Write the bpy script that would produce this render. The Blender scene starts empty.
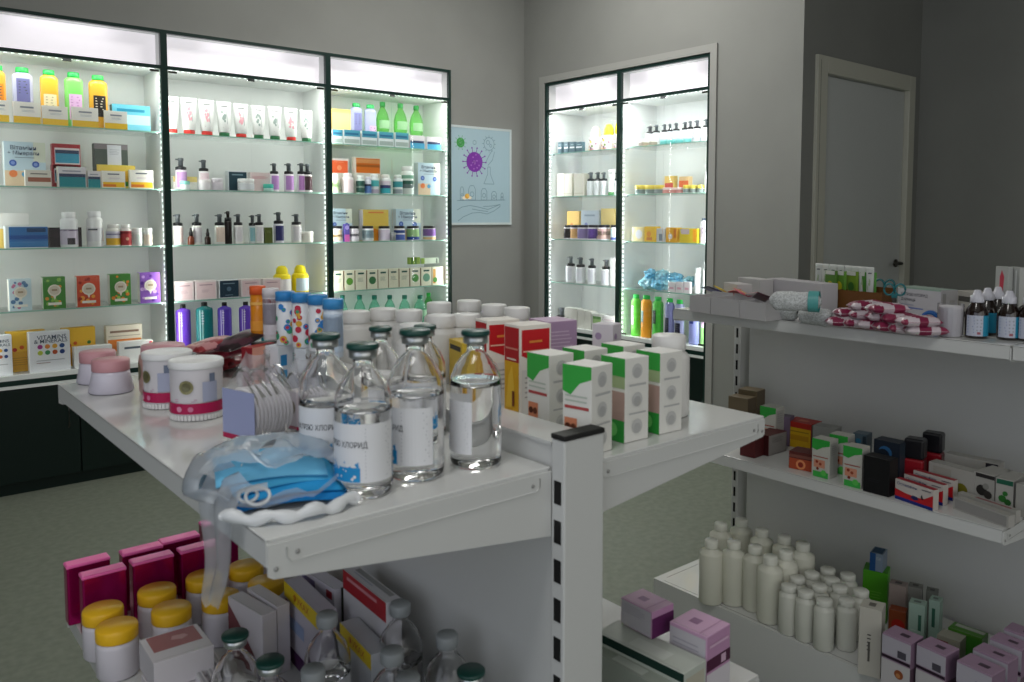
import bpy, bmesh, math, random
from mathutils import Vector, Matrix, noise
random.seed(7)
SC = bpy.context.scene
COL = SC.collection
R = math.radians

# ---------------------------------------------------------------- camera (solved from the room's vanishing directions)
FPX, PCX, PCY = 821.19, 528.30, 273.0
YAW, PITCH, ROLL = R(49.885), R(3.886), R(-0.0775)
EYE = Vector((0, 0, 1.36))
FWD = Vector((math.cos(YAW) * math.cos(PITCH), math.sin(YAW) * math.cos(PITCH), -math.sin(PITCH)))
_rt = Vector((math.sin(YAW), -math.cos(YAW), 0))
_dn = FWD.cross(_rt)
RT = _rt * math.cos(ROLL) + _dn * math.sin(ROLL)
DN = _dn * math.cos(ROLL) - _rt * math.sin(ROLL)


def ray(px, py):
    return FWD + RT * ((px - PCX) / FPX) + DN * ((py - PCY) / FPX)


def at(px, py, axis, v):
    """point of the photograph on the world plane axis = v"""
    q = ray(px, py)
    return EYE + q * ((v - EYE[axis]) / q[axis])


def depth(p):
    return (Vector(p) - EYE).dot(FWD)


def proj(p):
    q = Vector(p) - EYE
    z = q.dot(FWD)
    return PCX + FPX * q.dot(RT) / z, PCY + FPX * q.dot(DN) / z


# ---------------------------------------------------------------- materials
def lin(c):
    return c / 12.92 if c <= 0.04045 else ((c + 0.055) / 1.055) ** 2.4


def rgb(h):
    h = h.lstrip('#')
    return tuple(lin(int(h[i:i + 2], 16) / 255) for i in (0, 2, 4)) + (1,)


_M = {}


def mat(name, col, rough=0.5, metal=0.0, spec=0.5, trans=0.0, ior=1.45, emit=0.0, noise_amt=0.0, nscale=60, bump=0.0, sss=0.0, coat=0.0, alpha=1.0):
    key = (name, col, rough, metal, spec, trans, emit, noise_amt, bump, sss, coat, alpha)
    if key in _M:
        return _M[key]
    m = bpy.data.materials.new(name)
    m.use_nodes = True
    nt = m.node_tree
    b = nt.nodes['Principled BSDF']
    c = rgb(col)
    b.inputs['Base Color'].default_value = c
    b.inputs['Roughness'].default_value = rough
    b.inputs['Metallic'].default_value = metal
    b.inputs['Specular IOR Level'].default_value = spec
    b.inputs['Transmission Weight'].default_value = trans
    b.inputs['IOR'].default_value = ior
    b.inputs['Coat Weight'].default_value = coat
    if sss:
        b.inputs['Subsurface Weight'].default_value = sss
        b.inputs['Subsurface Scale'].default_value = 0.004
    if emit:
        b.inputs['Emission Color'].default_value = c
        b.inputs['Emission Strength'].default_value = emit
    if noise_amt or bump:
        tc = nt.nodes.new('ShaderNodeTexCoord')
        nz = nt.nodes.new('ShaderNodeTexNoise')
        nz.inputs['Scale'].default_value = nscale
        nz.inputs['Detail'].default_value = 6
        nt.links.new(tc.outputs['Object'], nz.inputs['Vector'])
        if noise_amt:
            mx = nt.nodes.new('ShaderNodeMix')
            mx.data_type = 'RGBA'
            mx.inputs['A'].default_value = tuple(v * (1 - noise_amt) for v in c[:3]) + (1,)
            mx.inputs['B'].default_value = tuple(min(1, v * (1 + noise_amt)) for v in c[:3]) + (1,)
            rp = nt.nodes.new('ShaderNodeMapRange')
            rp.inputs['From Min'].default_value = 0.35
            rp.inputs['From Max'].default_value = 0.65
            nt.links.new(nz.outputs['Fac'], rp.inputs['Value'])
            nt.links.new(rp.outputs['Result'], mx.inputs['Factor'])
            nt.links.new(mx.outputs['Result'], b.inputs['Base Color'])
        if bump:
            bp = nt.nodes.new('ShaderNodeBump')
            bp.inputs['Strength'].default_value = bump
            bp.inputs['Distance'].default_value = 0.002
            nt.links.new(nz.outputs['Fac'], bp.inputs['Height'])
            nt.links.new(bp.outputs['Normal'], b.inputs['Normal'])
    _M[key] = m
    return m


def paper(col):
    return mat('printed_card', col, rough=0.45, spec=0.4)


def plastic(col, rough=0.3):
    return mat('moulded_plastic', col, rough=rough, spec=0.5)


def film(name, col, diff=0.3, rough=0.2, gloss=0.25, rim=0.0):
    """thin clear sheet or film: mostly see-through, some haze, some gloss"""
    key = ('film', name, col, diff, rough, gloss, rim)
    if key in _M:
        return _M[key]
    m = bpy.data.materials.new(name)
    m.use_nodes = True
    nt = m.node_tree
    nt.nodes.clear()
    out = nt.nodes.new('ShaderNodeOutputMaterial')
    tr = nt.nodes.new('ShaderNodeBsdfTransparent')
    tr.inputs['Color'].default_value = rgb(col)
    di = nt.nodes.new('ShaderNodeBsdfDiffuse')
    di.inputs['Color'].default_value = rgb(col)
    tl = nt.nodes.new('ShaderNodeBsdfTranslucent')
    tl.inputs['Color'].default_value = rgb(col)
    gl = nt.nodes.new('ShaderNodeBsdfGlossy')
    gl.inputs['Roughness'].default_value = rough
    a0 = nt.nodes.new('ShaderNodeMixShader')
    a0.inputs[0].default_value = 0.5
    nt.links.new(di.outputs[0], a0.inputs[1])
    nt.links.new(tl.outputs[0], a0.inputs[2])
    a = nt.nodes.new('ShaderNodeMixShader')
    a.inputs[0].default_value = diff
    nt.links.new(tr.outputs[0], a.inputs[1])
    nt.links.new(a0.outputs[0], a.inputs[2])
    fr = nt.nodes.new('ShaderNodeLayerWeight')
    fr.inputs['Blend'].default_value = 0.25
    mu = nt.nodes.new('ShaderNodeMath')
    mu.operation = 'MULTIPLY'
    mu.inputs[1].default_value = gloss
    nt.links.new(fr.outputs['Fresnel'], mu.inputs[0])
    b = nt.nodes.new('ShaderNodeMixShader')
    nt.links.new(mu.outputs[0], b.inputs[0])
    nt.links.new(a.outputs[0], b.inputs[1])
    nt.links.new(gl.outputs[0], b.inputs[2])
    nt.links.new(b.outputs[0], out.inputs['Surface'])
    _M[key] = m
    return m


def glass_solid(name, col, ior=1.45, rough=0.0):
    key = ('glass', name, col, ior, rough)
    if key in _M:
        return _M[key]
    m = bpy.data.materials.new(name)
    m.use_nodes = True
    nt = m.node_tree
    nt.nodes.clear()
    out = nt.nodes.new('ShaderNodeOutputMaterial')
    g = nt.nodes.new('ShaderNodeBsdfGlass')
    g.inputs['Color'].default_value = rgb(col)
    g.inputs['IOR'].default_value = ior
    g.inputs['Roughness'].default_value = rough
    nt.links.new(g.outputs[0], out.inputs['Surface'])
    _M[key] = m
    return m


# ---------------------------------------------------------------- mesh builder
_TXT = {}


def text_tris(s, bold=False):
    key = (s, bold)
    if key in _TXT:
        return _TXT[key]
    cu = bpy.data.curves.new('lettering_source', 'FONT')
    cu.body = s
    cu.align_x = 'CENTER'
    cu.align_y = 'CENTER'
    cu.resolution_u = 2
    cu.size = 1.0
    if bold:
        cu.offset = 0.006
    o = bpy.data.objects.new('lettering_source', cu)
    COL.objects.link(o)
    dg = bpy.context.evaluated_depsgraph_get()
    me = o.evaluated_get(dg).to_mesh()
    vs = [tuple(v.co) for v in me.vertices]
    fs = [tuple(p.vertices) for p in me.polygons]
    o.evaluated_get(dg).to_mesh_clear()
    bpy.data.objects.remove(o)
    bpy.data.curves.remove(cu)
    if vs:
        x0 = min(v[0] for v in vs)
        x1 = max(v[0] for v in vs)
        y0 = min(v[1] for v in vs)
        y1 = max(v[1] for v in vs)
        cx, cy = (x0 + x1) / 2, (y0 + y1) / 2
        vs = [(v[0] - cx, v[1] - cy) for v in vs]
        w, h = x1 - x0, y1 - y0
    else:
        w = h = 1
    _TXT[key] = (vs, fs, w, h)
    return _TXT[key]


class MB:
    def __init__(s):
        s.v, s.f, s.mi, s.sm, s.mats = [], [], [], [], []

    def m(s, material):
        if material not in s.mats:
            s.mats.append(material)
        return s.mats.index(material)

    def add(s, vs, fs, material, smooth=False, M=None):
        b = len(s.v)
        s.v += [tuple(M @ Vector(p)) for p in vs] if M is not None else [tuple(p) for p in vs]
        i = s.m(material)
        for f in fs:
            s.f.append(tuple(b + k for k in f))
            s.mi.append(i)
            s.sm.append(smooth)
        return s

    def box(s, x0, x1, y0, y1, z0, z1, material, r=0.0, M=None, taper=None):
        if r > 0:
            bm = bmesh.new()
            bmesh.ops.create_cube(bm, size=1)
            for v in bm.verts:
                v.co = Vector(((x0 + x1) / 2 + v.co.x * (x1 - x0), (y0 + y1) / 2 + v.co.y * (y1 - y0), (z0 + z1) / 2 + v.co.z * (z1 - z0)))
            bmesh.ops.bevel(bm, geom=bm.edges[:], offset=r, segments=2, affect='EDGES', profile=0.5)
            bm.verts.ensure_lookup_table()
            vs = [tuple(v.co) for v in bm.verts]
            fs = [tuple(v.index for v in f.verts) for f in bm.faces]
            bm.free()
            return s.add(vs, fs, material, False, M)
        vs = [(x, y, z) for z in (z0, z1) for y in (y0, y1) for x in (x0, x1)]
        fs = [(0, 2, 3, 1), (4, 5, 7, 6), (0, 1, 5, 4), (2, 6, 7, 3), (0, 4, 6, 2), (1, 3, 7, 5)]
        return s.add(vs, fs, material, False, M)

    def lathe(s, prof, material, seg=20, sx=1, sy=1, cx=0, cy=0, a0=0.0, a1=None, smooth=True, M=None, caps=True):
        """prof: [(r, z)...] bottom to top; a0..a1 radians for a partial sweep"""
        full = a1 is None
        n = seg if full else seg + 1
        span = 2 * math.pi if full else a1 - a0
        vs = []
        for (r, z) in prof:
            for k in range(n):
                t = a0 + span * k / seg
                vs.append((cx + r * sx * math.cos(t), cy + r * sy * math.sin(t), z))
        fs = []
        for i in range(len(prof) - 1):
            for k in range(seg):
                k2 = (k + 1) % n
                fs.append((i * n + k, i * n + k2, (i + 1) * n + k2, (i + 1) * n + k))
        s.add(vs, fs, material, smooth, M)
        if full and caps:
            b = len(s.v) - len(vs)
            i = s.m(material)
            if prof[0][0] > 1e-6:
                s.f.append(tuple(b + k for k in range(n))[::-1]); s.mi.append(i); s.sm.append(False)
            if prof[-1][0] > 1e-6:
                q = b + (len(prof) - 1) * n
                s.f.append(tuple(q + k for k in range(n))); s.mi.append(i); s.sm.append(False)
        return s

    def tube(s, pts, r, material, seg=8, closed=False, M=None):
        pts = [Vector(p) for p in pts]
        n = len(pts)
        vs = []
        up = Vector((0, 0, 1))
        for i, p in enumerate(pts):
            a = pts[(i - 1) % n] if (closed or i > 0) else p
            b = pts[(i + 1) % n] if (closed or i < n - 1) else p
            t = (b - a).normalized()
            u = t.cross(up)
            if u.length < 1e-3:
                u = t.cross(Vector((1, 0, 0)))
            u.normalize()
            w = t.cross(u)
            rr = r[i] if isinstance(r, (list, tuple)) else r
            for k in range(seg):
                th = 2 * math.pi * k / seg
                vs.append(p + u * rr * math.cos(th) + w * rr * math.sin(th))
        fs = []
        for i in range(n if closed else n - 1):
            j = (i + 1) % n
            for k in range(seg):
                k2 = (k + 1) % seg
                fs.append((i * seg + k, i * seg + k2, j * seg + k2, j * seg + k))
        if not closed:
            fs.append(tuple(range(seg)))
            fs.append(tuple((n - 1) * seg + k for k in range(seg))[::-1])
        return s.add(vs, fs, material, True, M)

    # flat print on a face: FM maps (u, v) metres to 3D
    def rect(s, FM, u0, u1, v0, v1, material):
        return s.add([FM(u0, v0), FM(u1, v0), FM(u1, v1), FM(u0, v1)], [(0, 1, 2, 3)], material)

    def poly(s, FM, pts, material):
        return s.add([FM(u, v) for u, v in pts], [tuple(range(len(pts)))], material)

    def disc(s, FM, u, v, r, material, n=14, ry=None):
        ry = ry or r
        return s.poly(FM, [(u + r * math.cos(2 * math.pi * k / n), v + ry * math.sin(2 * math.pi * k / n)) for k in range(n)], material)

    def text(s, FM, txt, u, v, width, material, height=None, bold=False):
        vs, fs, w, h = text_tris(txt, bold)
        k = width / w
        if height is None:
            kv = k
        else:
            kv = height / h
        return s.add([FM(u + x * k, v + y * kv) for x, y in vs], fs, material)

    def lines(s, FM, u0, u1, v, n, pitch, t, material, rag=0.25):
        rnd = random.Random(int((u0 + v) * 9999) + n)
        for i in range(n):
            e = u1 - (u1 - u0) * rag * rnd.random()
            s.rect(FM, u0, e, v - i * pitch - t, v - i * pitch, material)
        return s

    def mesh(s, name):
        me = bpy.data.meshes.new(name)
        me.from_pydata(s.v, [], s.f)
        for m in s.mats:
            me.materials.append(m)
        me.polygons.foreach_set('material_index', s.mi)
        me.polygons.foreach_set('use_smooth', s.sm)
        me.update()
        return me


def face_maps(w, d, h, e=0.0004):
    return {
        'F': lambda u, v: (u, -d / 2 - e, v),
        'B': lambda u, v: (-u, d / 2 + e, v),
        'R': lambda u, v: (w / 2 + e, u, v),
        'L': lambda u, v: (-w / 2 - e, -u, v),
        'T': lambda u, v: (u, v, h + e),
    }


# ---------------------------------------------------------------- object helpers
def child(name, me, parent, label=None, kind=None):
    o = bpy.data.objects.new(name, me.mesh(name) if isinstance(me, MB) else me)
    COL.objects.link(o)
    o.parent = parent
    if label:
        o['label'] = label
    if kind:
        o['kind'] = kind
    return o


def root(name, loc, rz, label, cat, group=None, me=None):
    o = bpy.data.objects.new(name, (me.mesh(name) if isinstance(me, MB) else me))
    COL.objects.link(o)
    o.location = loc
    o.rotation_euler = (0, 0, rz)
    o['label'] = label
    o['category'] = cat
    if group:
        o['group'] = group
    return o


def structure(name, mb):
    o = bpy.data.objects.new(name, mb.mesh(name))
    COL.objects.link(o)
    o['kind'] = 'structure'
    return o


def copy_tree(o, parent=None):
    c = o.copy()
    COL.objects.link(c)
    if parent is not None:
        c.parent = parent
    for ch in list(o.children):
        copy_tree(ch, c)
    return c
# ---------------------------------------------------------------- room
YA, XB, YC, XD = 4.68, 3.90, 2.404, 5.23      # cabinet wall, second cabinet wall, door wall, far wall
CEIL = 3.35
wall_m = mat('grey_wall_paint', '#92938f', rough=0.9, spec=0.2, noise_amt=0.03, nscale=3, bump=0.05)
floor_m = mat('speckled_green_grey_floor', '#797f72', rough=0.5, spec=0.3, noise_amt=0.10, nscale=34, bump=0.02)
ceil_m = mat('white_ceiling_paint', '#cfcfca', rough=0.9, spec=0.2, noise_amt=0.02, nscale=5)
CA_Y = 4.617
A_X = [0.455, 1.366, 2.309, 3.205]            # cabinet bounds along the poster wall
B_Y = [4.443, 3.722, 2.998]                   # cabinet bounds along the second wall
A_TOP, B_TOP = 2.345, 2.305

b = MB(); b.box(-2.2, XD + .1, -2.3, 5.4, -0.1, 0, floor_m); structure('floor', b)
b = MB(); b.box(-2.2, XD + .1, -2.3, 5.4, CEIL, CEIL + .1, ceil_m); structure('ceiling', b)
b = MB()  # wall behind the three cabinets, with the niche they stand in
b.box(-2.2, A_X[0], YA, 5.05, 0, CEIL, wall_m)
b.box(A_X[0], A_X[3], YA, 5.05, A_TOP, CEIL, wall_m)
b.box(A_X[3], XB, YA, 5.05, 0, CEIL, wall_m)
b.box(A_X[0], A_X[3], 5.0, 5.05, 0, A_TOP, wall_m)
structure('wall_back', b)
b = MB()
b.box(XB, XB + .5, B_Y[0] + .055, 5.05, 0, CEIL, wall_m)
b.box(XB, XB + .5, B_Y[2] - .05, B_Y[0] + .055, B_TOP + .05, CEIL, wall_m)
b.box(XB, XB + .09, YC, B_Y[2] - .05, 0, CEIL, wall_m)
b.box(XB + .09, XB + .5, B_Y[2] - .09, B_Y[2] - .05, 0, CEIL, wall_m)
b.box(XB + .42, XB + .5, B_Y[2] - .05, B_Y[0] + .055, 0, B_TOP + .05, wall_m)
structure('wall_right', b)
b = MB()
b.box(XB + .09, 4.06, YC, YC + .12, 0, CEIL, wall_m)
b.box(5.10, XD, YC, YC + .12, 0, CEIL, wall_m)
b.box(4.06, 5.10, YC, YC + .12, 2.19, CEIL, wall_m)
structure('wall_door', b)
b = MB(); b.box(XD, XD + .1, -2.3, YC + .12, 0, CEIL, wall_m); structure('wall_far', b)
b = MB()   # side wall with a shop window near the photographer
b.box(-2.3, -2.2, 1.3, 5.4, 0, CEIL, wall_m)
b.box(-2.3, -2.2, -2.3, 1.3, 0, .45, wall_m)
b.box(-2.3, -2.2, -2.3, 1.3, 2.75, CEIL, wall_m)
structure('wall_left', b)
b = MB()
b.box(-2.2, XD, -2.3, -2.2, 0, .45, wall_m)
b.box(-2.2, XD, -2.3, -2.2, 2.75, CEIL, wall_m)
b.box(1.0, XD, -2.3, -2.2, .45, 2.75, wall_m)
structure('wall_front', b)
wf = mat('white_window_frame', '#dcdcd8', rough=0.4)
b = MB()
for x in (-2.2, -1.13, -.07, .95):
    b.box(x, x + .05, -2.28, -2.22, .45, 2.75, wf)
b.box(-2.15, .95, -2.28, -2.22, .45, .5, wf)
b.box(-2.15, .95, -2.28, -2.22, 2.7, 2.75, wf)
structure('window_1', b)
b = MB()
for y in (-2.15, -1.0, .15, 1.25):
    b.box(-2.28, -2.22, y, y + .05, .45, 2.75, wf)
b.box(-2.28, -2.22, -2.1, 1.25, .45, .5, wf)
b.box(-2.28, -2.22, -2.1, 1.25, 2.7, 2.75, wf)
structure('window_2', b)

# door
dm = mat('painted_door_leaf', '#cfd2d0', rough=0.45, spec=0.4, noise_amt=0.01)
fm = mat('painted_door_frame', '#cdccbf', rough=0.5, spec=0.4)
steel = mat('brushed_dark_steel', '#55534e', rough=0.3, metal=0.9)
chrome = mat('polished_steel', '#b9bcc0', rough=0.2, metal=1.0)
b = MB()
b.box(4.125, 5.055, YC + .012, YC + .05, 0.01, 2.128, dm, r=.002)
dr = structure('door_1', b)
b = MB()
b.box(4.018, 4.118, YC - .018, YC + .1, 0, 2.225, fm, r=.003)
b.box(5.062, 5.137, YC - .018, YC + .1, 0, 2.225, fm, r=.003)
b.box(4.118, 5.062, YC - .018, YC + .1, 2.135, 2.225, fm, r=.003)
b.box(4.045, 4.049, YC - .0185, YC - .0175, 0, 2.2, mat('frame_seam', '#7d7d70'))
child('door_frame', b, dr)
b = MB()
b.lathe([(.024, 0), (.024, .008), (.010, .009), (.010, .04), (0, .041)], steel, seg=18, M=Matrix.Translation((5.0, YC + .011, 1.08)) @ Matrix.Rotation(R(90), 4, 'X'))
b.tube([(5.0, YC - .03, 1.08), (4.985, YC - .035, 1.08), (4.94, YC - .036, 1.08), (4.89, YC - .034, 1.078)], [.009, .010, .009, .008], steel, seg=10)
child('door_handle', b, dr, label='dark steel lever handle')
for z in (1.88, 1.36):
    b = MB()
    b.lathe([(.009, z - .07), (.009, z + .07)], chrome, seg=10, cx=4.122, cy=YC + .004)
    child('hinge', b, dr, label='bare steel hinge')

# slim metal trim around the built-in cabinets of the second wall
tm = mat('satin_grey_trim', '#a3a39f', rough=0.45, spec=0.4)
b = MB()
b.box(XB - .012, XB + .40, B_Y[0] + .003, B_Y[0] + .055, 0, B_TOP + .0035, tm)
b.box(XB - .012, XB + .40, B_Y[2] - .05, B_Y[2] - .003, 0, B_TOP + .0035, tm)
b.box(XB - .012, XB + .40, B_Y[2] - .05, B_Y[0] + .055, B_TOP + .0035, B_TOP + .05, tm)
structure('trim_1', b)
b = MB()
bbm = mat('grey_skirting', '#7c7b74', rough=0.6)
b.box(A_X[3] + .005, XB - .012, YA - .012, YA, 0, .07, bbm)
structure('baseboard_back', b)
b = MB()
b.box(XB - .012, XB, YC, B_Y[2] - .055, 0, .07, bbm)
structure('baseboard_right', b)

# ---------------------------------------------------------------- display cabinets
dark = mat('dark_green_lacquer', '#0a2c26', rough=0.35, spec=0.5)
darker = mat('black_green_board', '#041a15', rough=0.45, spec=0.4)
white = mat('white_laminate', '#e6e9e7', rough=0.5, spec=0.4)
whitew = mat('white_laminate_edge', '#eef2f0', rough=0.45)
led = mat('led_diode', '#eefaf6', emit=2.4)
ledtape = mat('led_tape', '#c3ccc7', rough=0.5)
sign_m = mat('milk_white_lightbox_board', '#e9e5ea', rough=0.55, emit=0.60)
pane = film('clear_cabinet_glass', '#ffffff', diff=0.0, rough=0.02, gloss=0.5)
shelf_face = film('shelf_glass', '#fafdfc', diff=0.03, rough=0.03, gloss=0.6)
shelf_edge = mat('green_glass_edge', '#8fbfae', rough=0.2, spec=0.6)
SH_Z = [1.812, 1.508, 1.205, 0.898]            # glass shelves, top surface
DECK_Z = 0.585


def light_area(name, loc, rot, sx, sy, power, col=(1, 1, 1), parent=None, spread=180):
    l = bpy.data.lights.new(name, 'AREA')
    l.shape = 'RECTANGLE'
    l.size, l.size_y = sx, sy
    l.energy = power
    l.color = col
    l.spread = R(spread)
    o = bpy.data.objects.new(name, l)
    COL.objects.link(o)
    o.location = loc
    o.rotation_euler = rot
    if parent is not None:
        o.parent = parent
    return o


def cabinet(x, y, rz, W, D, top, label, spow, tint, top_board=0.02, dots=True):
    t = root('display_cabinet', (x, y, 0), rz, label, 'display cabinet', 'lit glass display cabinets')
    P = .017                      # half of the post between neighbours
    sz = top - .195               # sign rail
    # carcass
    b = MB()
    b.box(.002, W - .002, D - .012, D, .07, top, white)
    b.box(.002, P, .02, D, .07, top, white)
    b.box(W - P, W - .002, .02, D, .07, top, white)
    b.box(.002, W - .002, .02, D, top - .016, top - .001, white)
    b.box(P, W - P, .03, D - .012, sz - .008, sz + .004, white)
    b.box(P, W - P, .02, D - .012, DECK_Z - .02, DECK_Z, white)
    child('carcass', b, t)
    # front frame
    b = MB()
    b.box(0, P, -.004, .02, 0, top, dark)
    b.box(W - P, W, -.004, .02, 0, top, dark)
    b.box(P, W - P, -.004, .02, top - .018, top, dark)
    b.box(P, W - P, -.004, .012, sz - .010, sz + .008, dark)
    b.box(P, W - P, .0, .02, DECK_Z - .045, DECK_Z - .022, dark)
    child('front_frame', b, t)
    b = MB(); b.box(P, W - P, .002, .02, DECK_Z - .020, DECK_Z + .004, whitew); child('deck_edge', b, t, label='white front edge under the goods')
    b = MB(); b.box(P, W - P, -.002, .018, DECK_Z - .062, DECK_Z - .046, whitew); child('worktop_edge', b, t)
    b = MB(); b.box(P, W - P, .085, .095, sz + .006, top - .017, sign_m); child('sign_board', b, t, label='blank white lit panel')
    # base with two doors
    b = MB(); b.box(P, W - P, .02, D, .0, DECK_Z - .064, darker); child('base_box', b, t)
    for k in (0, 1):
        b = MB()
        x0 = P + .003 + k * (W / 2 - P)
        x1 = x0 + W / 2 - P - .006
        b.box(x0, x1, .0, .018, .06, DECK_Z - .068, darker, r=.002)
        d = child('cupboard_door', b, t)
        hx = x1 - .05 if k == 0 else x0 + .05
        b = MB()
        b.tube([(hx, -.002, .30), (hx, -.022, .31), (hx, -.022, .43), (hx, -.002, .44)], .004, steel, seg=6)
        child('handle', b, d, label='thin steel bar handle')
    # glass shelves
    for z in SH_Z:
        b = MB()
        b.box(P + .001, W - P - .001, .035, D - .014, z - .006, z, shelf_face)
        b.box(P + .001, W - P - .001, .0335, .035, z - .006, z, shelf_edge)
        child('glass_shelf', b, t)
        for xx in (P + .004, W - P - .012):
            b = MB(); b.box(xx, xx + .008, .05, .065, z - .013, z - .0062, chrome); child('shelf_pin', b, t)
    # glass doors
    for k in (0, 1):
        b = MB()
        x0 = P + .002 + k * (W / 2 - P)
        x1 = x0 + W / 2 - P - .004
        b.box(x0, x1, .014, .018, DECK_Z + .005, sz - .012, pane)
        d = child('glass_door', b, t)
        hx = x0 + .004 if k == 0 else x1 - .05
        for z in (sz - .026, DECK_Z + .012):
            b = MB(); b.box(hx, hx + .046, .008, .0135, z, z + .012, steel, r=.002); child('hinge', b, d, label='small steel pivot hinge')
    b = MB(); b.box(W / 2 - .02, W / 2 + .02, .006, .0135, sz - .024, sz - .011, chrome); child('door_catch', b, t)
    # led tapes: top, both sides
    def tape(name, pa, pb, outn):
        b = MB()
        pa, pb = Vector(pa), Vector(pb)
        n = int((pb - pa).length / .031)
        dr_ = (pb - pa).normalized()
        sd = dr_.cross(outn).normalized()
        w2 = .0055
        b.add([pa - sd * w2, pb - sd * w2, pb + sd * w2, pa + sd * w2], [(0, 1, 2, 3)], ledtape)
        for i in range(n):
            c = pa + dr_ * ((i + .5) * .031) + outn * .0008
            a_ = dr_ * .0070
            s_ = sd * .0048
            b.add([c - a_ - s_, c + a_ - s_, c + a_ + s_, c - a_ + s_], [(0, 1, 2, 3)], led)
        child(name, b, t, label='lit strip of small white diodes')
    tape('led_strip', (P + .01, .026, sz - .0085), (W - P - .01, .026, sz - .0085), Vector((0, 0, -1)))
    tape('led_strip', (W - P - .0005, .029, DECK_Z + .01), (W - P - .0005, .029, sz - .012), Vector((-1, 0, 0)))
    tape('led_strip', (P + .0005, .029, DECK_Z + .01), (P + .0005, .029, sz - .012), Vector((1, 0, 0)))
    # the light those tapes give
    light_area('led_light', (W / 2, .0235, sz - .016), (R(6), 0, 0), W - .1, .007, spow * .9, tint, t)
    zc = (sz + DECK_Z) / 2
    light_area('led_light', (W - P - .006, .0235, zc), (R(90), 0, R(90 - 8)), .007, sz - DECK_Z - .06, spow * .8, tint, t)
    light_area('led_light', (P + .006, .0235, zc), (R(90), 0, R(-90 + 8)), .007, sz - DECK_Z - .06, spow * .8, tint, t)
    # lamp behind the front rail of the sign box, shining back on the board
    light_area('sign_light', (W / 2, .021, top - .03), (R(90 + 50 - 90), 0, 0), W * .5, .008, spow * .035, (1, .98, 1), t)
    return t


CAB = {}
LT = (.965, 1, .94)
lab_a = ['tall dark-framed lit cabinet stocked with vitamin cartons and flower-print tea boxes',
         'tall dark-framed lit cabinet with red and green capped tubes on top shelf',
         'tall dark-framed lit cabinet beside the virus poster, clear green bottles on top']
for i in range(3):
    CAB['A%d' % (i + 1)] = cabinet(A_X[i], CA_Y, 0, A_X[i + 1] - A_X[i], .33, A_TOP, lab_a[i], 2.15, LT)
lab_b = ['built-in lit cabinet next to the room corner, cream cartons on second shelf',
         'built-in lit cabinet on the door side, with blue shoe covers and green bottles']
for i in range(2):
    CAB['B%d' % (i + 1)] = cabinet(XB, B_Y[i], -R(90), B_Y[i] - B_Y[i + 1], .36, B_TOP, lab_b[i], 3.0, (.97, 1, 1))

# ---------------------------------------------------------------- shop gondolas
gw = mat('white_powder_coated_steel', '#c9cac8', rough=0.4, spec=0.5)
gw2 = mat('white_powder_coated_steel_top', '#cdcecc', rough=0.11, spec=0.6)
slot_m = mat('dark_slot', '#0a0a0a', rough=0.8)
capb = mat('black_rubbery_plastic', '#151515', rough=0.55)
screw = mat('screw_head', '#9a9a98', rough=0.4, metal=0.5)


def shelf_mesh(x0, x1, y0, y1, z, lip=.032, front='-x'):
    b = MB()
    b.box(x0, x1, y0, y1, z - .004, z, gw2, r=.0015)
    if front == '-x':
        b.box(x0, x0 + .004, y0, y1, z - lip, z - .001, gw)
        b.box(x0 + .001, x0 + .014, y0, y1, z - lip, z - lip + .004, gw)
    else:
        b.box(x1 - .004, x1, y0, y1, z - lip, z - .001, gw)
    b.box(x0 + .003, x1 - .003, y0 + .0005, y0 + .004, z - lip, z - .001, gw)
    b.box(x0 + .003, x1 - .003, y1 - .004, y1 - .0005, z - lip, z - .001, gw)
    return b


def bracket_mesh(xf, xb, y, z, zf, zb, t=.003):
    """tapered side bracket: shallow at the shelf front xf, deep at the post xb"""
    b = MB()
    pts = [(xf, zf + .004), (xf + (.006 if xf < xb else -.006), zf), (xb, zb), (xb, z - .006), (xf, z - .006)]
    vs = [(x, y - t / 2, zz) for x, zz in pts] + [(x, y + t / 2, zz) for x, zz in pts]
    n = len(pts)
    fs = [tuple(range(n)), tuple(range(n, 2 * n))[::-1]] + [(i, (i + 1) % n, n + (i + 1) % n, n + i) for i in range(n)]
    b.add(vs, fs, gw)
    s = 1 if xf < xb else -1
    # pressed bead and screws on the outer side
    yy = y - t / 2 - .0006
    # folded shelf-end flange seen as a raised plate with a rounded lower corner
    e0, e1 = xf + s * .022, xb - s * .022
    zl = z - .030
    b.tube([(e0, yy, z - .012), (e0, yy, zl + .006), (e0 + s * .006, yy, zl), (e1 - s * .006, yy, zl), (e1, yy, zl + .006), (e1, yy, z - .012)], .0009, gw, seg=5)
    for xx, zz in ((xf + s * .035, z - .021), (xb - s * .035, z - .021), (xf + s * .009, zf + .011)):
        b.lathe([(.0030, 0), (.0024, .0012), (0, .0014)], screw, seg=10, M=Matrix.Translation((xx, yy, zz)) @ Matrix.Rotation(R(90), 4, 'X'))
    return b


def post_mesh(xa, xb, ya, yb, z1, faces=('-x',), first=.0, pitch=.058, slot=.034, sw=.0075):
    b = MB()
    b.box(xa, xb, ya, yb, .0, z1, gw, r=.0025)
    z = z1 - .06 - first
    while z > .06:
        ym = (ya + yb) / 2
        if '-x' in faces:
            b.box(xa - .0006, xa + .001, ym - sw, ym + sw, z - slot, z, slot_m)
        if '+x' in faces:
            b.box(xb - .001, xb + .0006, ym - sw, ym + sw, z - slot, z, slot_m)
        z -= pitch
    return b


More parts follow.
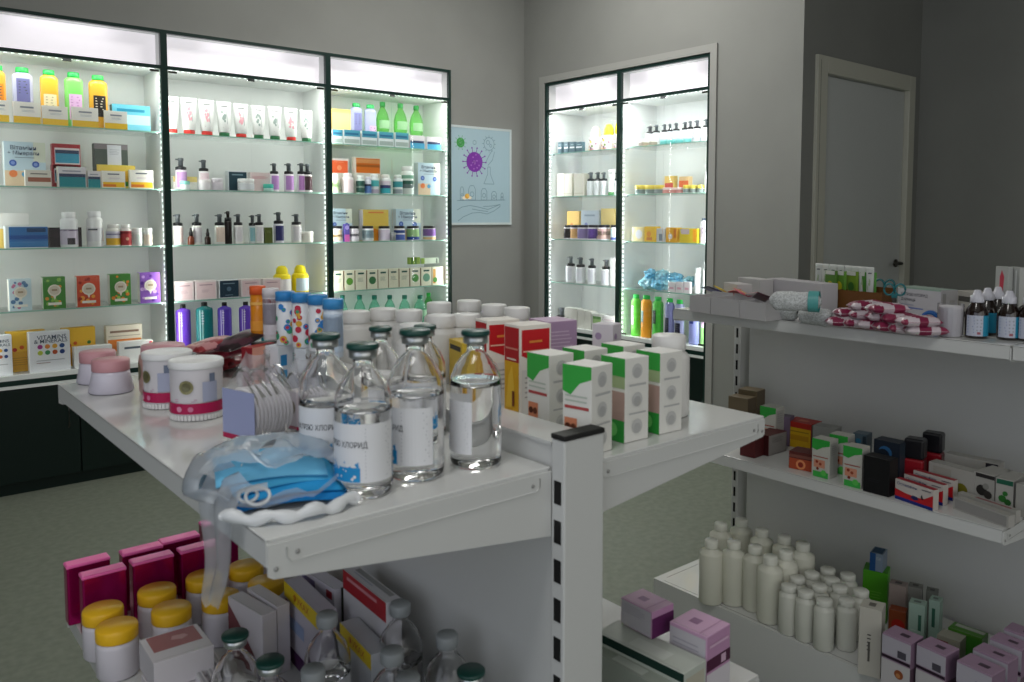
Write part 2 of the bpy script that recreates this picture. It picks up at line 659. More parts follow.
def gondola_double():
    t = root('gondola_shelf', (0, 0, 0), 0, 'white double-sided steel gondola with black-capped end post, loaded with saline bottles', 'shop shelving')
    y0, y1 = .842, 1.99
    xl, xa, xb_, xr = .352, .777, .857, 1.310
    for ya in (y0, y1 - .028):
        p = child('post', post_mesh(xa, xb_, ya, ya + .028, 1.042, ('-x', '+x')), t)
        b = MB(); b.box(xa - .001, xb_ + .001, ya - .001, ya + .029, 1.042, 1.050, capb, r=.002)
        child('post_cap', b, p, label='flat black plastic cap')
    b = MB()
    b.box(xa + .004, xa + .008, y0 + .03, y1 - .03, .10, 1.034, gw)
    b.box(xb_ - .008, xb_ - .004, y0 + .03, y1 - .03, .10, 1.034, gw)
    b.box(xa + .001, xb_ - .001, y0 + .03, y1 - .03, 1.032, 1.036, gw2)
    child('back_panel', b, t)
    for z, zf, zb in ((1.0, .954, .898), (.50, .454, .40)):
        s = child('shelf', shelf_mesh(xl, xa - .001, y0 + .030, y1, z), t)
        for yy in (y0 + .0285, y1 + .0025):
            child('bracket', bracket_mesh(xl + .001, xa - .001, yy, z, zf, zb), s)
    for z, zf, zb in ((.991, .953, .906), (.49, .452, .40)):
        s = child('shelf', shelf_mesh(xb_ + .001, xr, y0 + .030, y1, z, front='+x'), t)
        for yy in (y0 + .0285, y1 + .0025):
            child('bracket', bracket_mesh(xr - .001, xb_ + .001, yy, z, zf, zb), s)
    b = MB()
    b.box(xl, xr, y0 + .03, y1, .175, .18, gw2)
    b.box(xl, xl + .004, y0 + .03, y1, .01, .175, gw)
    b.box(xr - .004, xr, y0 + .03, y1, .01, .175, gw)
    child('base_deck', b, t)
    return t


gondola_double()
GX, GP = 2.0, 2.455            # front edge and back panel of the wall-side gondola


def gondola_single():
    t = root('gondola_shelf', (0, 0, 0), 0, 'long white steel gondola with three loaded levels, standing before the door wall', 'shop shelving')
    ys = [-.32, .70, 1.735]
    for ya in (1.737, .686, -.334):
        p = child('post', post_mesh(GP, GP + .06, ya, ya + .028, 1.083, ('-x',), sw=.0042), t)
    b = MB()
    for a, c in ((ys[0] + .014, ys[1] - .014), (ys[1] + .014, ys[2] - .028)):
        b.box(GP + .012, GP + .016, a, c, .12, 1.08, gw)
    child('back_panel', b, t)
    s = child('shelf', shelf_mesh(GX, GP - .001, ys[1], 1.665, 1.075), t)
    for yy in (ys[1] - .002, 1.667):
        child('bracket', bracket_mesh(GX + .001, GP - .001, yy, 1.075, 1.037, .985), s)
    s = child('shelf', shelf_mesh(GX, GP - .001, ys[1], ys[2], .652), t)
    for yy in (ys[1] - .002, ys[2] + .002):
        child('bracket', bracket_mesh(GX + .001, GP - .001, yy, .652, .614, .565), s)
    s = child('shelf', shelf_mesh(GX + .002, GP - .001, ys[0], ys[1] - .006, 1.075), t)
    for a, c in ((ys[0], ys[1]), (ys[1], ys[2])):
        b = MB()
        b.box(GX, GP, a + .001, c - .001, .178, .182, gw2)
        b.box(GX + .012, GX + .0128, a + .036, c - .036, .182, .1824, slot_m)
        b.box(GX, GX + .004, a + .001, c - .001, .012, .178, gw)
        b.box(GX + .004, GP, c - .005, c - .001, .012, .178, gw)
        b.box(GX + .035, GP - .02, c - .0265, c - .026, .182, .1825, slot_m)
        child('base_deck', b, t)
    b = MB(); b.box(GX + .03, GP, ys[0], ys[2] - .01, 0, .012, slot_m); child('foot_plinth', b, t)
    return t


gondola_single()
# ---------------------------------------------------------------- product kinds (each returns a list of (part name, mesh builder, label, sub-parts))
_OFF = .0005


def wrap(r, sy=1.0, e=_OFF):
    """print on an upright cylinder, u = arc length from the front"""
    return lambda u, v: ((r + e) * math.sin(u / r), -(r + e) * sy * math.cos(u / r), v)


def rectn(b, FM, u0, u1, v0, v1, m, n=8):
    for i in range(n):
        a, c = u0 + (u1 - u0) * i / n, u0 + (u1 - u0) * (i + 1) / n
        b.rect(FM, a, c, v0, v1, m)


def deco(b, F, w, h, items, curved=False):
    """items in fractions of the face: ('r',u0,u1,v0,v1,col) ('c',u,v,r,col) ('t',txt,u,v,width,col) ('l',u0,u1,v,n,col)"""
    for k in items:
        kind = k[0]
        if kind == 'r':
            if curved:
                rectn(b, F, (k[1] - .5) * w, (k[2] - .5) * w, k[3] * h, k[4] * h, paper(k[5]))
            else:
                b.rect(F, (k[1] - .5) * w, (k[2] - .5) * w, k[3] * h, k[4] * h, paper(k[5]))
        elif kind == 'c':
            b.disc(F, (k[1] - .5) * w, k[2] * h, k[3] * w, paper(k[4]))
        elif kind == 'p':
            b.poly(F, [((u - .5) * w, v * h) for u, v in k[1]], paper(k[2]))
        elif kind == 't':
            b.text(F, k[1], (k[2] - .5) * w, k[3] * h, k[4] * w, paper(k[5]), bold=True, height=(k[6] * h if len(k) > 6 else None))
        elif kind == 'l':
            b.lines(F, (k[1] - .5) * w, (k[2] - .5) * w, k[3] * h, k[4], max(.0035, .055 * h), max(.0012, .018 * h), paper(k[5]))
        F = F


def lift(F, e):
    p0 = F(0, 0)
    return F


def carton(w, h, d, col, front=(), right=(), left=(), top=(), r=None, side=None, flap=True):
    b = MB()
    r = min(w, d, h) * .02 if r is None else r
    b.box(-w / 2, w / 2, -d / 2, d / 2, 0, h, paper(col), r=r)
    layers = {'F': (front, w, h), 'R': (right, d, h), 'L': (left, d, h), 'T': (top, w, d)}
    for f, (items, fw, fh) in layers.items():
        if f in 'LR' and side:
            items = (('r', .02, .98, .015, .985, side),) + tuple(items)
        for i, it in enumerate(items):
            e = .0003 + .00025 * i
            F = face_maps(w, d, h, e)[f]
            if f == 'T':
                deco(b, (lambda u, v, F=F, d=d: F(u, v - d / 2)), fw, fh, [it])
            else:
                deco(b, F, fw, fh, [it])
    if flap:
        seam = paper('#8c8c88')
        F = face_maps(w, d, h, .0003)['T']
        b.rect(F, -w * .46, w * .46, -d / 2 + d * .06, -d / 2 + d * .06 + min(.0006, d * .02), seam)
    return [(None, b, None, ())]


def pillbottle(w, h, body, cap, bands=(), neck=.72, sy=1.0, capl=None, shoulder=.74, decos=(), ribbed=False):
    r = w / 2
    hb = h * shoulder
    b = MB()
    b.lathe([(r * .93, 0), (r, h * .02), (r, hb), (r * .97, hb + h * .03), (r * neck, hb + h * .09), (r * neck, hb + h * .11)], plastic(body, .35), sy=sy, seg=24)
    c = MB()
    ct = min(h, h)
    rc = r * (neck + .06)
    c.lathe([(rc, hb + h * .10), (rc * 1.02, hb + h * .11), (rc * 1.02, h * .985), (rc * .94, h), (0, h)], plastic(cap, .4), sy=sy, seg=24)
    parts = [('bottle_body', b, None, ()), ('cap', c, capl, ())]
    if bands or decos:
        l = MB()
        for (v0, v1, col) in bands:
            l.lathe([(r + .0004, hb * v0), (r + .0004, hb * v1)], paper(col), sy=sy, seg=24, caps=False)
        W_ = wrap(r, sy, .001)
        deco(l, W_, w * 1.3, hb, decos, curved=True)
        parts.append(('label', l, None, ()))
    return parts


def jar(w, h, body, lid, lidh=.3, bands=(), decos=(), taper=1.0, lidr=1.02, lidl=None, gloss=.3):
    r = w / 2
    hb = h * (1 - lidh)
    b = MB()
    b.lathe([(r * .9 * taper, 0), (r * taper, h * .05), (r, hb * .85), (r * .96, hb), (r * .8, hb + .001)], plastic(body, gloss), seg=28)
    c = MB()
    c.lathe([(r * lidr * .99, hb), (r * lidr, hb + h * .015), (r * lidr, h * .96), (r * lidr * .95, h), (0, h)], plastic(lid, .35), seg=28)
    parts = [('jar_body', b, None, ()), ('lid', c, lidl, ())]
    if bands or decos:
        l = MB()
        for (v0, v1, col) in bands:
            ra, rb = r * (taper + (1 - taper) * v0), r * (taper + (1 - taper) * v1)
            l.lathe([(ra + .0006, hb * v0), (rb + .0006, hb * v1)], paper(col), seg=28, caps=False)
        deco(l, wrap(r, 1, .0012), w * 1.3, hb, decos, curved=True)
        parts.append(('label', l, None, ()))
    return parts


def pump(w, h, body, collar='#15171a', head='#5d6367', label=None, sy=1.0, bodyh=.62, clear=True):
    r = w / 2
    hb = h * bodyh
    b = MB()
    b.lathe([(r * .94, 0), (r, h * .015), (r, hb * .97), (r * .94, hb)], plastic(body, .3), sy=sy, seg=20)
    c = MB()
    c.lathe([(r * .93, hb), (r * .93, hb + h * .09), (r * .6, hb + h * .11)], plastic(collar, .3), seg=20)
    p = MB()
    p.lathe([(r * .42, hb + h * .105), (r * .42, h * .90), (r * .50, h * .91), (r * .50, h * .985), (r * .3, h)], plastic(head, .3), seg=14)
    p.box(-r * .9, 0, -r * .16, r * .16, h * .925, h * .965, plastic(head, .3))
    parts = [('bottle_body', b, None, ()), ('collar', c, None, ()), ('pump_head', p, None, ())]
    if label:
        l = MB()
        F = wrap(r, sy, .0008)
        rectn(l, F, -r * 1.0, r * 1.0, hb * .12, hb * .9, paper(label))
        l.lines(wrap(r, sy, .0014), -r * .6, r * .6, hb * .72, 4, hb * .12, hb * .035, paper('#77757a'))
        parts.append(('label', l, None, ()))
    return parts


def dropper(w, h, body='#3a1d10', top='#101010'):
    r = w / 2
    b = MB()
    b.lathe([(r * .94, 0), (r, h * .02), (r, h * .42), (r * .5, h * .52), (r * .5, h * .55)], plastic(body, .12), seg=16)
    c = MB()
    c.lathe([(r * .58, h * .54), (r * .58, h * .72), (r * .42, h * .75), (r * .34, h * .95), (r * .2, h)], plastic(top, .35), seg=16)
    return [('bottle_body', b, None, ()), ('dropper_cap', c, None, ())]


def flatbottle(w, h, body, cap, label=None, label2=None, capw=.62, caph=.09, round_=.5, lines='#55555f'):
    """oval shampoo or gel bottle with a flat flip cap; label = (u0,u1,v0,v1,colour)"""
    hb = h * (1 - caph)
    r = w / 2
    b = MB()
    b.lathe([(r * .9, 0), (r, h * .03), (r, hb * .90), (r * .95, hb * .95), (r * capw * 1.1, hb * .985), (r * capw, hb)], plastic(body, .3), sy=round_, seg=24)
    c = MB()
    c.lathe([(r * capw * 1.02, hb), (r * capw * 1.04, hb + h * .01), (r * capw, h * .99), (r * capw * .9, h), (0, h)], plastic(cap, .35), sy=max(round_, .6), seg=20)
    parts = [('bottle_body', b, None, ()), ('flip_cap', c, None, ())]
    if label:
        l = MB()

        def F(u, v, e=.0008):
            x = max(-.98, min(.98, u / r))
            return (u, -(r * round_ * math.sqrt(1 - x * x)) - e, v)
        for k, L in enumerate([label, label2]):
            if not L:
                continue
            rectn(l, lambda u, v: F(u, v, .0008 + .0006 * k), (L[0] - .5) * w, (L[1] - .5) * w, L[2] * hb, L[3] * hb, paper(L[4]), 6)
        l.lines(lambda u, v: F(u, v, .002), (label[0] - .5) * w * .7, (label[1] - .5) * w * .7, (label[3] - .05) * hb, 5, hb * .055, hb * .018, paper(lines))
        parts.append(('label', l, None, ()))
    return parts


def tube_on_cap(w, h, cap, art, body='#eef1ee', capl=None):
    hc = h * .12
    b = MB()
    secs = []
    n = 20
    lv = [(0, .36, .36), (.03, .40, .38), (.4, .45, .26), (.75, .49, .12), (.93, .5, .02), (1, .5, .012)]
    vs, fs = [], []
    for (t, a, c) in lv:
        for k in range(n):
            th = 2 * math.pi * k / n
            vs.append((a * w * math.cos(th), c * w * math.sin(th), hc + t * (h - hc)))
    for i in range(len(lv) - 1):
        for k in range(n):
            k2 = (k + 1) % n
            fs.append((i * n + k, i * n + k2, (i + 1) * n + k2, (i + 1) * n + k))
    fs.append(tuple(range((len(lv) - 1) * n, len(lv) * n)))
    b.add(vs, fs, plastic(body, .35), True)

    def F(u, v):
        t = (v - hc) / (h - hc)
        for (t0, a0, c0), (t1, a1, c1) in zip(lv, lv[1:]):
            if t <= t1:
                k = (t - t0) / (t1 - t0)
                a, c = a0 + (a1 - a0) * k, c0 + (c1 - c0) * k
                break
        x = max(-.98, min(.98, u / (a * w)))
        return (u, -c * w * math.sqrt(1 - x * x) - .0008, v)
    rnd = random.Random(int(w * 1e5))
    pm = paper(art)
    b.rect(F, -w * .22, w * .22, h * .855, h * .88, paper('#4a4e52'))
    for i in range(9):
        cu, cv = rnd.uniform(-.2, .08) * w, rnd.uniform(.4, .72) * h
        b.disc(F, cu, cv, rnd.uniform(.05, .10) * w, pm, 8, ry=rnd.uniform(.03, .06) * h)
    b.rect(F, -w * .2, w * .2, h * .24, h * .255, paper('#b08a90' if art != '#5f7a72' else '#6f8880'))
    b.rect(F, w * .1, w * .16, h * .35, h * .8, paper('#c4c8c8'))
    c = MB()
    c.lathe([(.31 * w, 0), (.34 * w, h * .01), (.34 * w, hc * .9), (.30 * w, hc)], plastic(cap, .35), seg=20)
    return [('tube_body', b, None, ()), ('cap', c, capl, ())]


def petbottle(w, h, col, cap, alpha=.35):
    r = w / 2
    f = film('tinted_clear_plastic', col, diff=alpha, rough=.15, gloss=.5)
    b = MB()
    b.lathe([(r * .9, 0), (r, h * .03), (r, h * .2), (r * .86, h * .3), (r, h * .42), (r, h * .62), (r * .8, h * .75), (r * .35, h * .88), (r * .35, h * .92)], f, seg=20)
    c = MB()
    c.lathe([(r * .42, h * .90), (r * .42, h * .99), (r * .36, h), (0, h)], plastic(cap, .35), seg=16)
    l = MB()
    rectn(l, wrap(r, 1, .001), -r, r, h * .42, h * .6, film('label_film', '#dff5df', diff=.6, rough=.3, gloss=.3))
    return [('bottle_body', b, None, ()), ('screw_cap', c, None, ()), ('label', l, None, ())]


def domebottle(w, h, body, cap, label='#d9d3de', domeh=.3):
    r = w / 2
    hb = h * (1 - domeh)
    b = MB()
    b.lathe([(r * .92, 0), (r, h * .03), (r, hb * .88), (r * .8, hb), (r * .6, hb + .001)], plastic(body, .3), seg=22)
    c = MB()
    c.lathe([(r * .68, hb), (r * .70, hb + h * .02), (r * .64, hb + h * domeh * .6), (r * .40, h * .98), (0, h)], plastic(cap, .3), seg=22)
    l = MB()
    rectn(l, wrap(r, 1, .001), -r * .9, r * .9, hb * .1, hb * .75, paper(label))
    if domeh > .35:
        rnd = random.Random(8)
        for i in range(14):
            l.disc(wrap(r, 1, .0016), rnd.uniform(-.9, .9) * r, hb * rnd.uniform(.08, .85), r * rnd.uniform(.10, .2), paper(rnd.choice(['#7c5a6c', '#b08a3c', '#6f8f4a', '#c9a0b0', '#e0d04a'])), 8)
    return [('bottle_body', b, None, ()), ('dome_cap', c, None, ()), ('label', l, None, ())]


def build(name, parts, loc, rz, label, cat, group=None):
    if len(parts) == 1 and parts[0][0] is None:
        return root(name, loc, rz, label, cat, group, parts[0][1])
    t = root(name, loc, rz, label, cat, group)
    for (pn, me, pl, subs) in parts:
        p = child(pn, me, t, pl)
        for (sn, sme, sl) in subs:
            child(sn, sme, p, sl)
    return t


ORD = ['first', 'second', 'third', 'fourth', 'fifth', 'sixth', 'seventh', 'eighth', 'ninth', 'tenth', 'eleventh', 'twelfth', 'thirteenth', 'fourteenth']
QUEUE = []


def finish_labels():
    """give every queued thing the ordinal that singles it out among its like on the same shelf"""
    by = {}
    for q in QUEUE:
        by.setdefault((q['desc'], q['place']), []).append(q)
    for (desc, place), L in by.items():
        if len(L) == 1:
            full = desc + ' on the ' + place
            L[0]['obj']['label'] = full if len(full.replace('-', ' ').split()) <= 16 else desc
            continue
        L.sort(key=lambda q: q['key'])
        for i, q in enumerate(L):
            full = '%s, %s from %s, %s' % (desc, ORD[i], q['end'], place)
            if len(full.split()) > 16:
                full = '%s, %s from %s' % (desc, ORD[i], q['end'])
            q['obj']['label'] = full
            q['obj']['group'] = q['group'] or desc + 's on the ' + place


CABN = {'A1': 'vitamins cabinet', 'A2': 'middle cabinet', 'A3': 'poster-side cabinet', 'B1': 'corner cabinet', 'B2': 'door-side cabinet'}
SHN = ['top shelf', 'second shelf', 'third shelf', 'fourth shelf', 'bottom deck']
SHZ = SH_Z + [DECK_Z]


def put(cab, sh, px0, px1, ytop, kind, desc, cat, name=None, dy=.06, zoff=0.0, d=None, group=None, **kw):
    """stand a product on shelf sh of a cabinet, its width and height read off the shelf plane dy behind the glass"""
    z = SHZ[sh] + .0006 + zoff
    i = int(cab[1]) - 1
    pm = (px0 + px1) / 2
    if cab[0] == 'A':
        a, c, m_ = (at(p, ytop, 1, CA_Y + dy) for p in (px0, px1, pm))
        w, h = c.x - a.x, m_.z - z
        x = (a.x + c.x) / 2
    else:
        a, c, m_ = (at(p, ytop, 0, XB + dy) for p in (px0, px1, pm))
        w, h = a.y - c.y, m_.z - z
        x = (a.y + c.y) / 2
    w = round(w, 3); h = round(h, 3)
    dd = d if d is not None else w
    if kind is carton:
        dd = d if d is not None else min(w * .5, .05)
        parts = carton(w, h, dd, **kw)
    else:
        parts = kind(w, h, **kw)
        if kind is flatbottle:
            dd = w * .5
    yc = dy + dd / 2
    if cab[0] == 'A':
        loc, rz, key = (x, CA_Y + yc, z), 0, -x
    else:
        loc, rz, key = (XB + yc, x, z), -R(90), x
    o = build(name or cat, parts, loc, rz, desc, cat, group)
    end = 'poster end' if cab[0] == 'A' else 'door end'
    if cab[0] == 'B':
        key = x
    QUEUE.append(dict(obj=o, desc=desc, place=SHN[sh] + ' of ' + CABN[cab], key=key, end=end, group=group))
    return o
# ---------------------------------------------------------------- goods in the vitamins cabinet
GCAP = '#22b04c'
S0 = dict(dy=.095)
put('A1', 0, -9, 5.5, 65, flatbottle, 'orange gel bottle with green cap', 'bottle', 'gel_bottle', **S0, body='#f0a63a', cap=GCAP, label=(.2, .8, .2, .75, '#e08a2c'))
put('A1', 0, 12, 33, 67, flatbottle, 'lavender grey gel bottle with green cap', 'bottle', 'gel_bottle', **S0, body='#b4b8d2', cap=GCAP, label=(.18, .82, .2, .88, '#6f70a0'))
put('A1', 0, 40, 58.5, 69.5, flatbottle, 'yellow gel bottle with cream label', 'bottle', 'gel_bottle', **S0, body='#f4b53c', cap=GCAP, label=(.15, .85, .15, .62, '#f0e2b8'), lines='#b9a883')
put('A1', 0, 64.5, 83.5, 72, flatbottle, 'light green gel bottle with pink label', 'bottle', 'gel_bottle', **S0, body='#7fd56a', cap=GCAP, label=(.2, .9, .15, .66, '#dcb4dc'), lines='#b77fb9')
put('A1', 0, 89, 108, 75, flatbottle, 'yellow gel bottle with black label', 'bottle', 'gel_bottle', **S0, body='#f2b23c', cap='#2fb94d', label=(.2, .85, .25, .68, '#2a2622'), lines='#e6dcc8')
for (a, c, t) in ((-7, 8.5, 100), (13, 40, 102), (42, 67.5, 106), (72, 98, 107.5), (104.5, 127, 111)):
    put('A1', 0, a, c, t, carton, 'low white carton with gold base stripe', 'box', 'medicine_carton', dy=.055, d=.022, col='#e9e8e2', front=(('r', 0, 1, 0, .33, '#e6bc38'), ('r', .25, .75, .72, .8, '#8a8f9a'), ('l', .3, .8, .62, 2, '#a8b4c0')))
put('A1', 0, 112, 150, 105, carton, 'pale blue carton lying sideways', 'box', 'medicine_carton', dy=.10, d=.05, col='#bfe6ee', front=(('r', 0, 1, .62, 1, '#6fc6dc'), ('r', .12, .85, .74, .84, '#2c8fae'), ('r', 0, 1, 0, .25, '#7ccadd')), side='#46717c')

VITB = dict(col='#c3dbe6', side='#dfe9ec', front=(('r', .7, 1, .55, 1, '#dbe3d2'), ('r', 0, .55, 0, .35, '#e5cfae'), ('c', .2, .52, .09, '#3f63b5'), ('c', .2, .52, .05, '#7f9ad6'), ('c', .75, .5, .09, '#3f63b5'), ('c', .75, .5, .05, '#7f9ad6'), ('c', .2, .28, .10, '#ef8a4e'), ('c', .48, .27, .08, '#5aa6cf'), ('t', 'Вітаміни', .46, .87, .62, '#41566e'), ('t', '+ Мінерали', .46, .74, .76, '#41566e'), ('r', .25, .72, .64, .655, '#7f93a0')))
put('A1', 1, 3.5, 45, 142, carton, 'pale blue vitamin and mineral carton', 'box', 'vitamin_carton', dy=.09, d=.05, **VITB)
RB = dict(col='#b0343c', side='#b7434a', front=(('r', .08, .97, .2, .84, '#e8dede'), ('r', .1, .95, .25, .62, '#3f9dbb'), ('r', .1, .95, .62, .76, '#36425e')))
o1 = put('A1', 1, 52, 79, 165, carton, 'red carton under another', 'box', 'medicine_carton', dy=.115, d=.045, **RB)
put('A1', 1, 52, 80, 144, carton, 'red carton stacked on its twin', 'box', 'medicine_carton', dy=.115, d=.045, zoff=.0915, **RB)
TL = dict(col='#e2dfe2', side='#d8d4c8', front=(('r', .03, .97, 0, .52, '#1d8f98'), ('r', .03, .97, .5, .66, '#3c4763'), ('r', .15, .8, .76, .82, '#9da0ae')))
put('A1', 1, 25, 51, 170, carton, 'low cream carton with brown stripe', 'box', 'medicine_carton', dy=.055, d=.03, col='#e0ddd0', side='#f2f2ee', front=(('r', .1, .98, .28, .55, '#a5644c'), ('r', .2, .85, .74, .8, '#6d6b66')))
put('A1', 1, 58, 86, 167, carton, 'white carton with wide teal band', 'box', 'medicine_carton', dy=.045, d=.045, **TL)
put('A1', 1, 87.5, 100.5, 171, carton, 'narrow white carton with teal band', 'box', 'medicine_carton', dy=.045, d=.04, **TL)
put('A1', 1, 97, 135, 165, carton, 'yellow carton under a grey box', 'box', 'medicine_carton', dy=.10, d=.05, col='#e9cf5e', front=(('r', .05, .95, .2, .75, '#e8b73a'), ('r', .72, .8, .1, .3, '#3f8f3c')))
put('A1', 1, 94, 127.5, 144, carton, 'dark grey box with white centre label', 'box', 'medicine_carton', dy=.11, d=.05, zoff=.0885, col='#56605a', front=(('r', 0, 1, .8, 1, '#8a8486'), ('r', .38, .8, .02, .96, '#dcdfe4'), ('l', .45, .75, .8, 4, '#b0b4bc')))
for (a, c, t) in ((101.5, 125, 171), (129.5, 153, 170)):
    put('A1', 1, a, c, t, carton, 'low white carton with orange stripe', 'box', 'medicine_carton', dy=.055, d=.03, col='#ecebe2', front=(('r', .05, .97, .05, .35, '#f0c030'), ('r', .05, .6, .08, .22, '#dd7a34'), ('r', .25, .75, .78, .85, '#686d7a'), ('l', .3, .8, .6, 2, '#c5b5c5')))

put('A1', 2, -2, 29, 213, carton, 'white and yellow carton behind blue one', 'box', 'medicine_carton', dy=.12, d=.045, col='#dfe0dc', front=(('r', 0, 1, 0, .55, '#e9c869'), ('r', .3, .8, .5, .62, '#8b5a35')))
put('A1', 2, 5, 47.5, 226, carton, 'wide deep blue carton', 'box', 'medicine_carton', dy=.05, d=.06, col='#dce7ea', front=(('r', .08, 1, .04, .96, '#2c6fae'), ('r', .08, 1, .4, .58, '#134e95'), ('r', .5, .95, .72, .9, '#0f3f66'), ('r', .08, 1, .08, .3, '#4483bb')))
put('A1', 2, 48.5, 81.5, 227.5, carton, 'black carton behind a bottle', 'box', 'medicine_carton', dy=.115, d=.03, col='#2b2329', front=(('l', .1, .9, .7, 4, '#5a4a50'),))
put('A1', 2, 61, 79, 212, pillbottle, 'white bottle with violet label', 'bottle', 'pill_bottle', dy=.055, body='#eceff0', cap='#f2f4f4', bands=((.1, .66, '#d4cbdc'), (.62, .68, '#7c6c8e')), decos=(('r', .35, .7, .1, .35, '#3e3a40'),))
put('A1', 2, 87.5, 104, 211, pillbottle, 'white bottle with orange flash', 'bottle', 'pill_bottle', dy=.055, body='#eef0ef', cap='#f2f4f4', bands=((.2, .72, '#dbdde0'),), decos=(('p', ((.55, .2), (.98, .2), (.98, .62)), '#e8862e'), ('r', .08, .55, .62, .68, '#50505a')))
put('A1', 2, 107.5, 121.5, 224.5, pillbottle, 'small bottle with yellow violet label', 'bottle', 'pill_bottle', dy=.055, body='#f0efe8', cap='#f3f3ee', bands=((.08, .5, '#e2b53c'), (.5, .92, '#d8d8e6'), (.7, .78, '#6d6aa0')))
put('A1', 2, 121.5, 132.5, 224.5, pillbottle, 'small bottle with dark red label', 'bottle', 'pill_bottle', dy=.05, body='#efe9e4', cap='#f3f3ee', bands=((.06, .95, '#b23a3c'), (.78, .88, '#5d2a3a')), decos=(('c', .5, .45, .12, '#e6b79a'),))
put('A1', 2, 133.5, 143, 228, jar, 'small white pot', 'pot', 'cream_pot', dy=.05, body='#eef0ea', lid='#f5f6f2', bands=((.1, .9, '#dfe8e2'),))
put('A1', 2, 144.5, 153, 228, jar, 'small white pot', 'pot', 'cream_pot', dy=.05, body='#eeebe2', lid='#f5f6f2', bands=((.1, .9, '#ecdccb'),))

for (a, c, t, b_, p1, p2, nm) in ((8.5, 31, 279, '#cfe3ea', '#5f86ac', '#c77fa0', 'pale blue'), (42.5, 65, 277, '#4f8f43', '#8fbf5a', '#e09a4a', 'dark green'), (76.5, 99.5, 276, '#d5573a', '#f0a84c', '#a63228', 'orange red'), (109.5, 130.5, 274, '#4f8f43', '#9fc95a', '#e88a3c', 'leaf green'), (139.5, 160, 272.5, '#8a5bb8', '#c9a6e0', '#5f2f98', 'purple')):
    rnd = random.Random(int(a))
    bl = [('c', rnd.uniform(.1, .9), rnd.uniform(.08, .92), rnd.uniform(.05, .11), rnd.choice([p1, p2])) for _ in range(16)]
    put('A1', 3, a, c, t, carton, nm + ' flower-print tea box', 'box', 'tea_box', dy=.05, d=.05, col=b_, side='#e6e6dd', front=tuple(bl) + (('c', .5, .58, .30, '#ece7d8'), ('p', ((.4, .45), (.6, .45), (.5, .28)), '#ece7d8'), ('c', .5, .58, .23, '#d8cfbd'), ('r', .38, .62, .56, .62, '#a8957a'), ('r', .2, .8, .12, .2, '#f0ede2')))

VM = [('t', 'VITAMINS', .55, .86, .72, '#3c4c60'), ('t', '& MINERALS', .53, .765, .82, '#3c4c60')]
for i, cc in enumerate(('#a23c86', '#d9883f', '#dca63c', '#2e4f86')):
    VM.append(('c', .26 + .18 * i, .63, .065, cc))
for i, cc in enumerate(('#b5c23c', '#3f8a5a', '#b5532f', '#27407c')):
    VM.append(('c', .26 + .18 * i, .48, .065, cc))
VM += [('r', .16, .85, .28, .295, '#9a9ca0'), ('r', .16, .5, .22, .235, '#a07a7a')]
for a, c, t in ((-20, 11.5, 336), (28.5, 69.5, 331.5)):
    put('A1', 4, a, c, t, carton, 'white vitamins and minerals carton', 'box', 'vitamin_carton', dy=.045, d=.055, col='#e3e6ea', side='#eef0f2', front=tuple(VM))
YB = dict(col='#e9b93a', side='#d8b24a', front=(('r', .04, .96, .04, .5, '#dda52c'), ('c', .2, .55, .06, '#c0392b'), ('c', .38, .6, .06, '#d5602c'), ('c', .62, .45, .06, '#6a8f2c'), ('c', .8, .6, .06, '#3d7a34'), ('l', .1, .9, .35, 4, '#b98a2a')))
put('A1', 4, 6, 45, 331, carton, 'amber yellow vitamin carton', 'box', 'vitamin_carton', dy=.13, d=.05, **YB)
put('A1', 4, 62, 95, 327.5, carton, 'amber yellow vitamin carton', 'box', 'vitamin_carton', dy=.13, d=.05, **YB)
put('A1', 4, 74, 112, 346, carton, 'low plain white carton', 'box', 'medicine_carton', dy=.05, d=.05, col='#eceeee', front=(('r', .1, .9, .1, .2, '#c9ccd0'),))
put('A1', 4, 106, 142, 325, carton, 'cream carton with orange band', 'box', 'medicine_carton', dy=.12, d=.05, col='#e6decb', front=(('r', .04, .96, .3, .62, '#e2893f'), ('r', .1, .9, .80, .86, '#8c7260'), ('r', .06, .94, .7, .72, '#b9a993')))
put('A1', 4, 119, 153, 341, carton, 'white carton with orange corner flash', 'box', 'medicine_carton', dy=.05, d=.05, col='#eff0ee', front=(('p', ((.62, .35), (.8, .55), (.98, .95), (.98, .6), (.75, .3)), '#f0a340'), ('p', ((.8, .6), (.98, .95), (.9, .95)), '#e8698c'), ('r', .15, .62, .66, .76, '#55606e')))

# ---------------------------------------------------------------- goods in the middle cabinet
for (a, c, t, k) in ((165.5, 181, 95.5, 0), (183, 199, 97, 0), (201, 216.5, 99, 0), (219, 233.5, 101, 1), (236, 250.5, 103, 0), (254, 267.5, 105, 1), (270.5, 284, 106, 1), (287, 300, 107.5, 0), (302.5, 315, 109.5, 1)):
    put('A2', 0, a, c, t, tube_on_cap, 'white cream tube on ' + ('green cap' if k else 'red cap'), 'tube', 'cream_tube', dy=.05, cap='#2c7a4a' if k else '#e23b34', art='#9fb0aa' if k else '#eeb2bc')
put('A2', 1, 173, 197, 176.5, carton, 'low cream carton with yellow lid band', 'box', 'cosmetic_carton', dy=.13, d=.05, col='#eeeee6', front=(('r', 0, 1, .6, 1, '#eedb8a'),))
LIL = dict(body='#e6dbe8', collar='#24282c', head='#565c60')
put('A2', 1, 176.5, 188, 157.5, pump, 'lilac pump bottle beside teal pot', 'bottle', 'pump_bottle', dy=.085, **LIL, label='#c79cd0')
put('A2', 1, 181.5, 191, 181, jar, 'small white and teal pot', 'pot', 'cream_pot', dy=.045, body='#e8f2f0', lid='#8fdccb', lidh=.4)
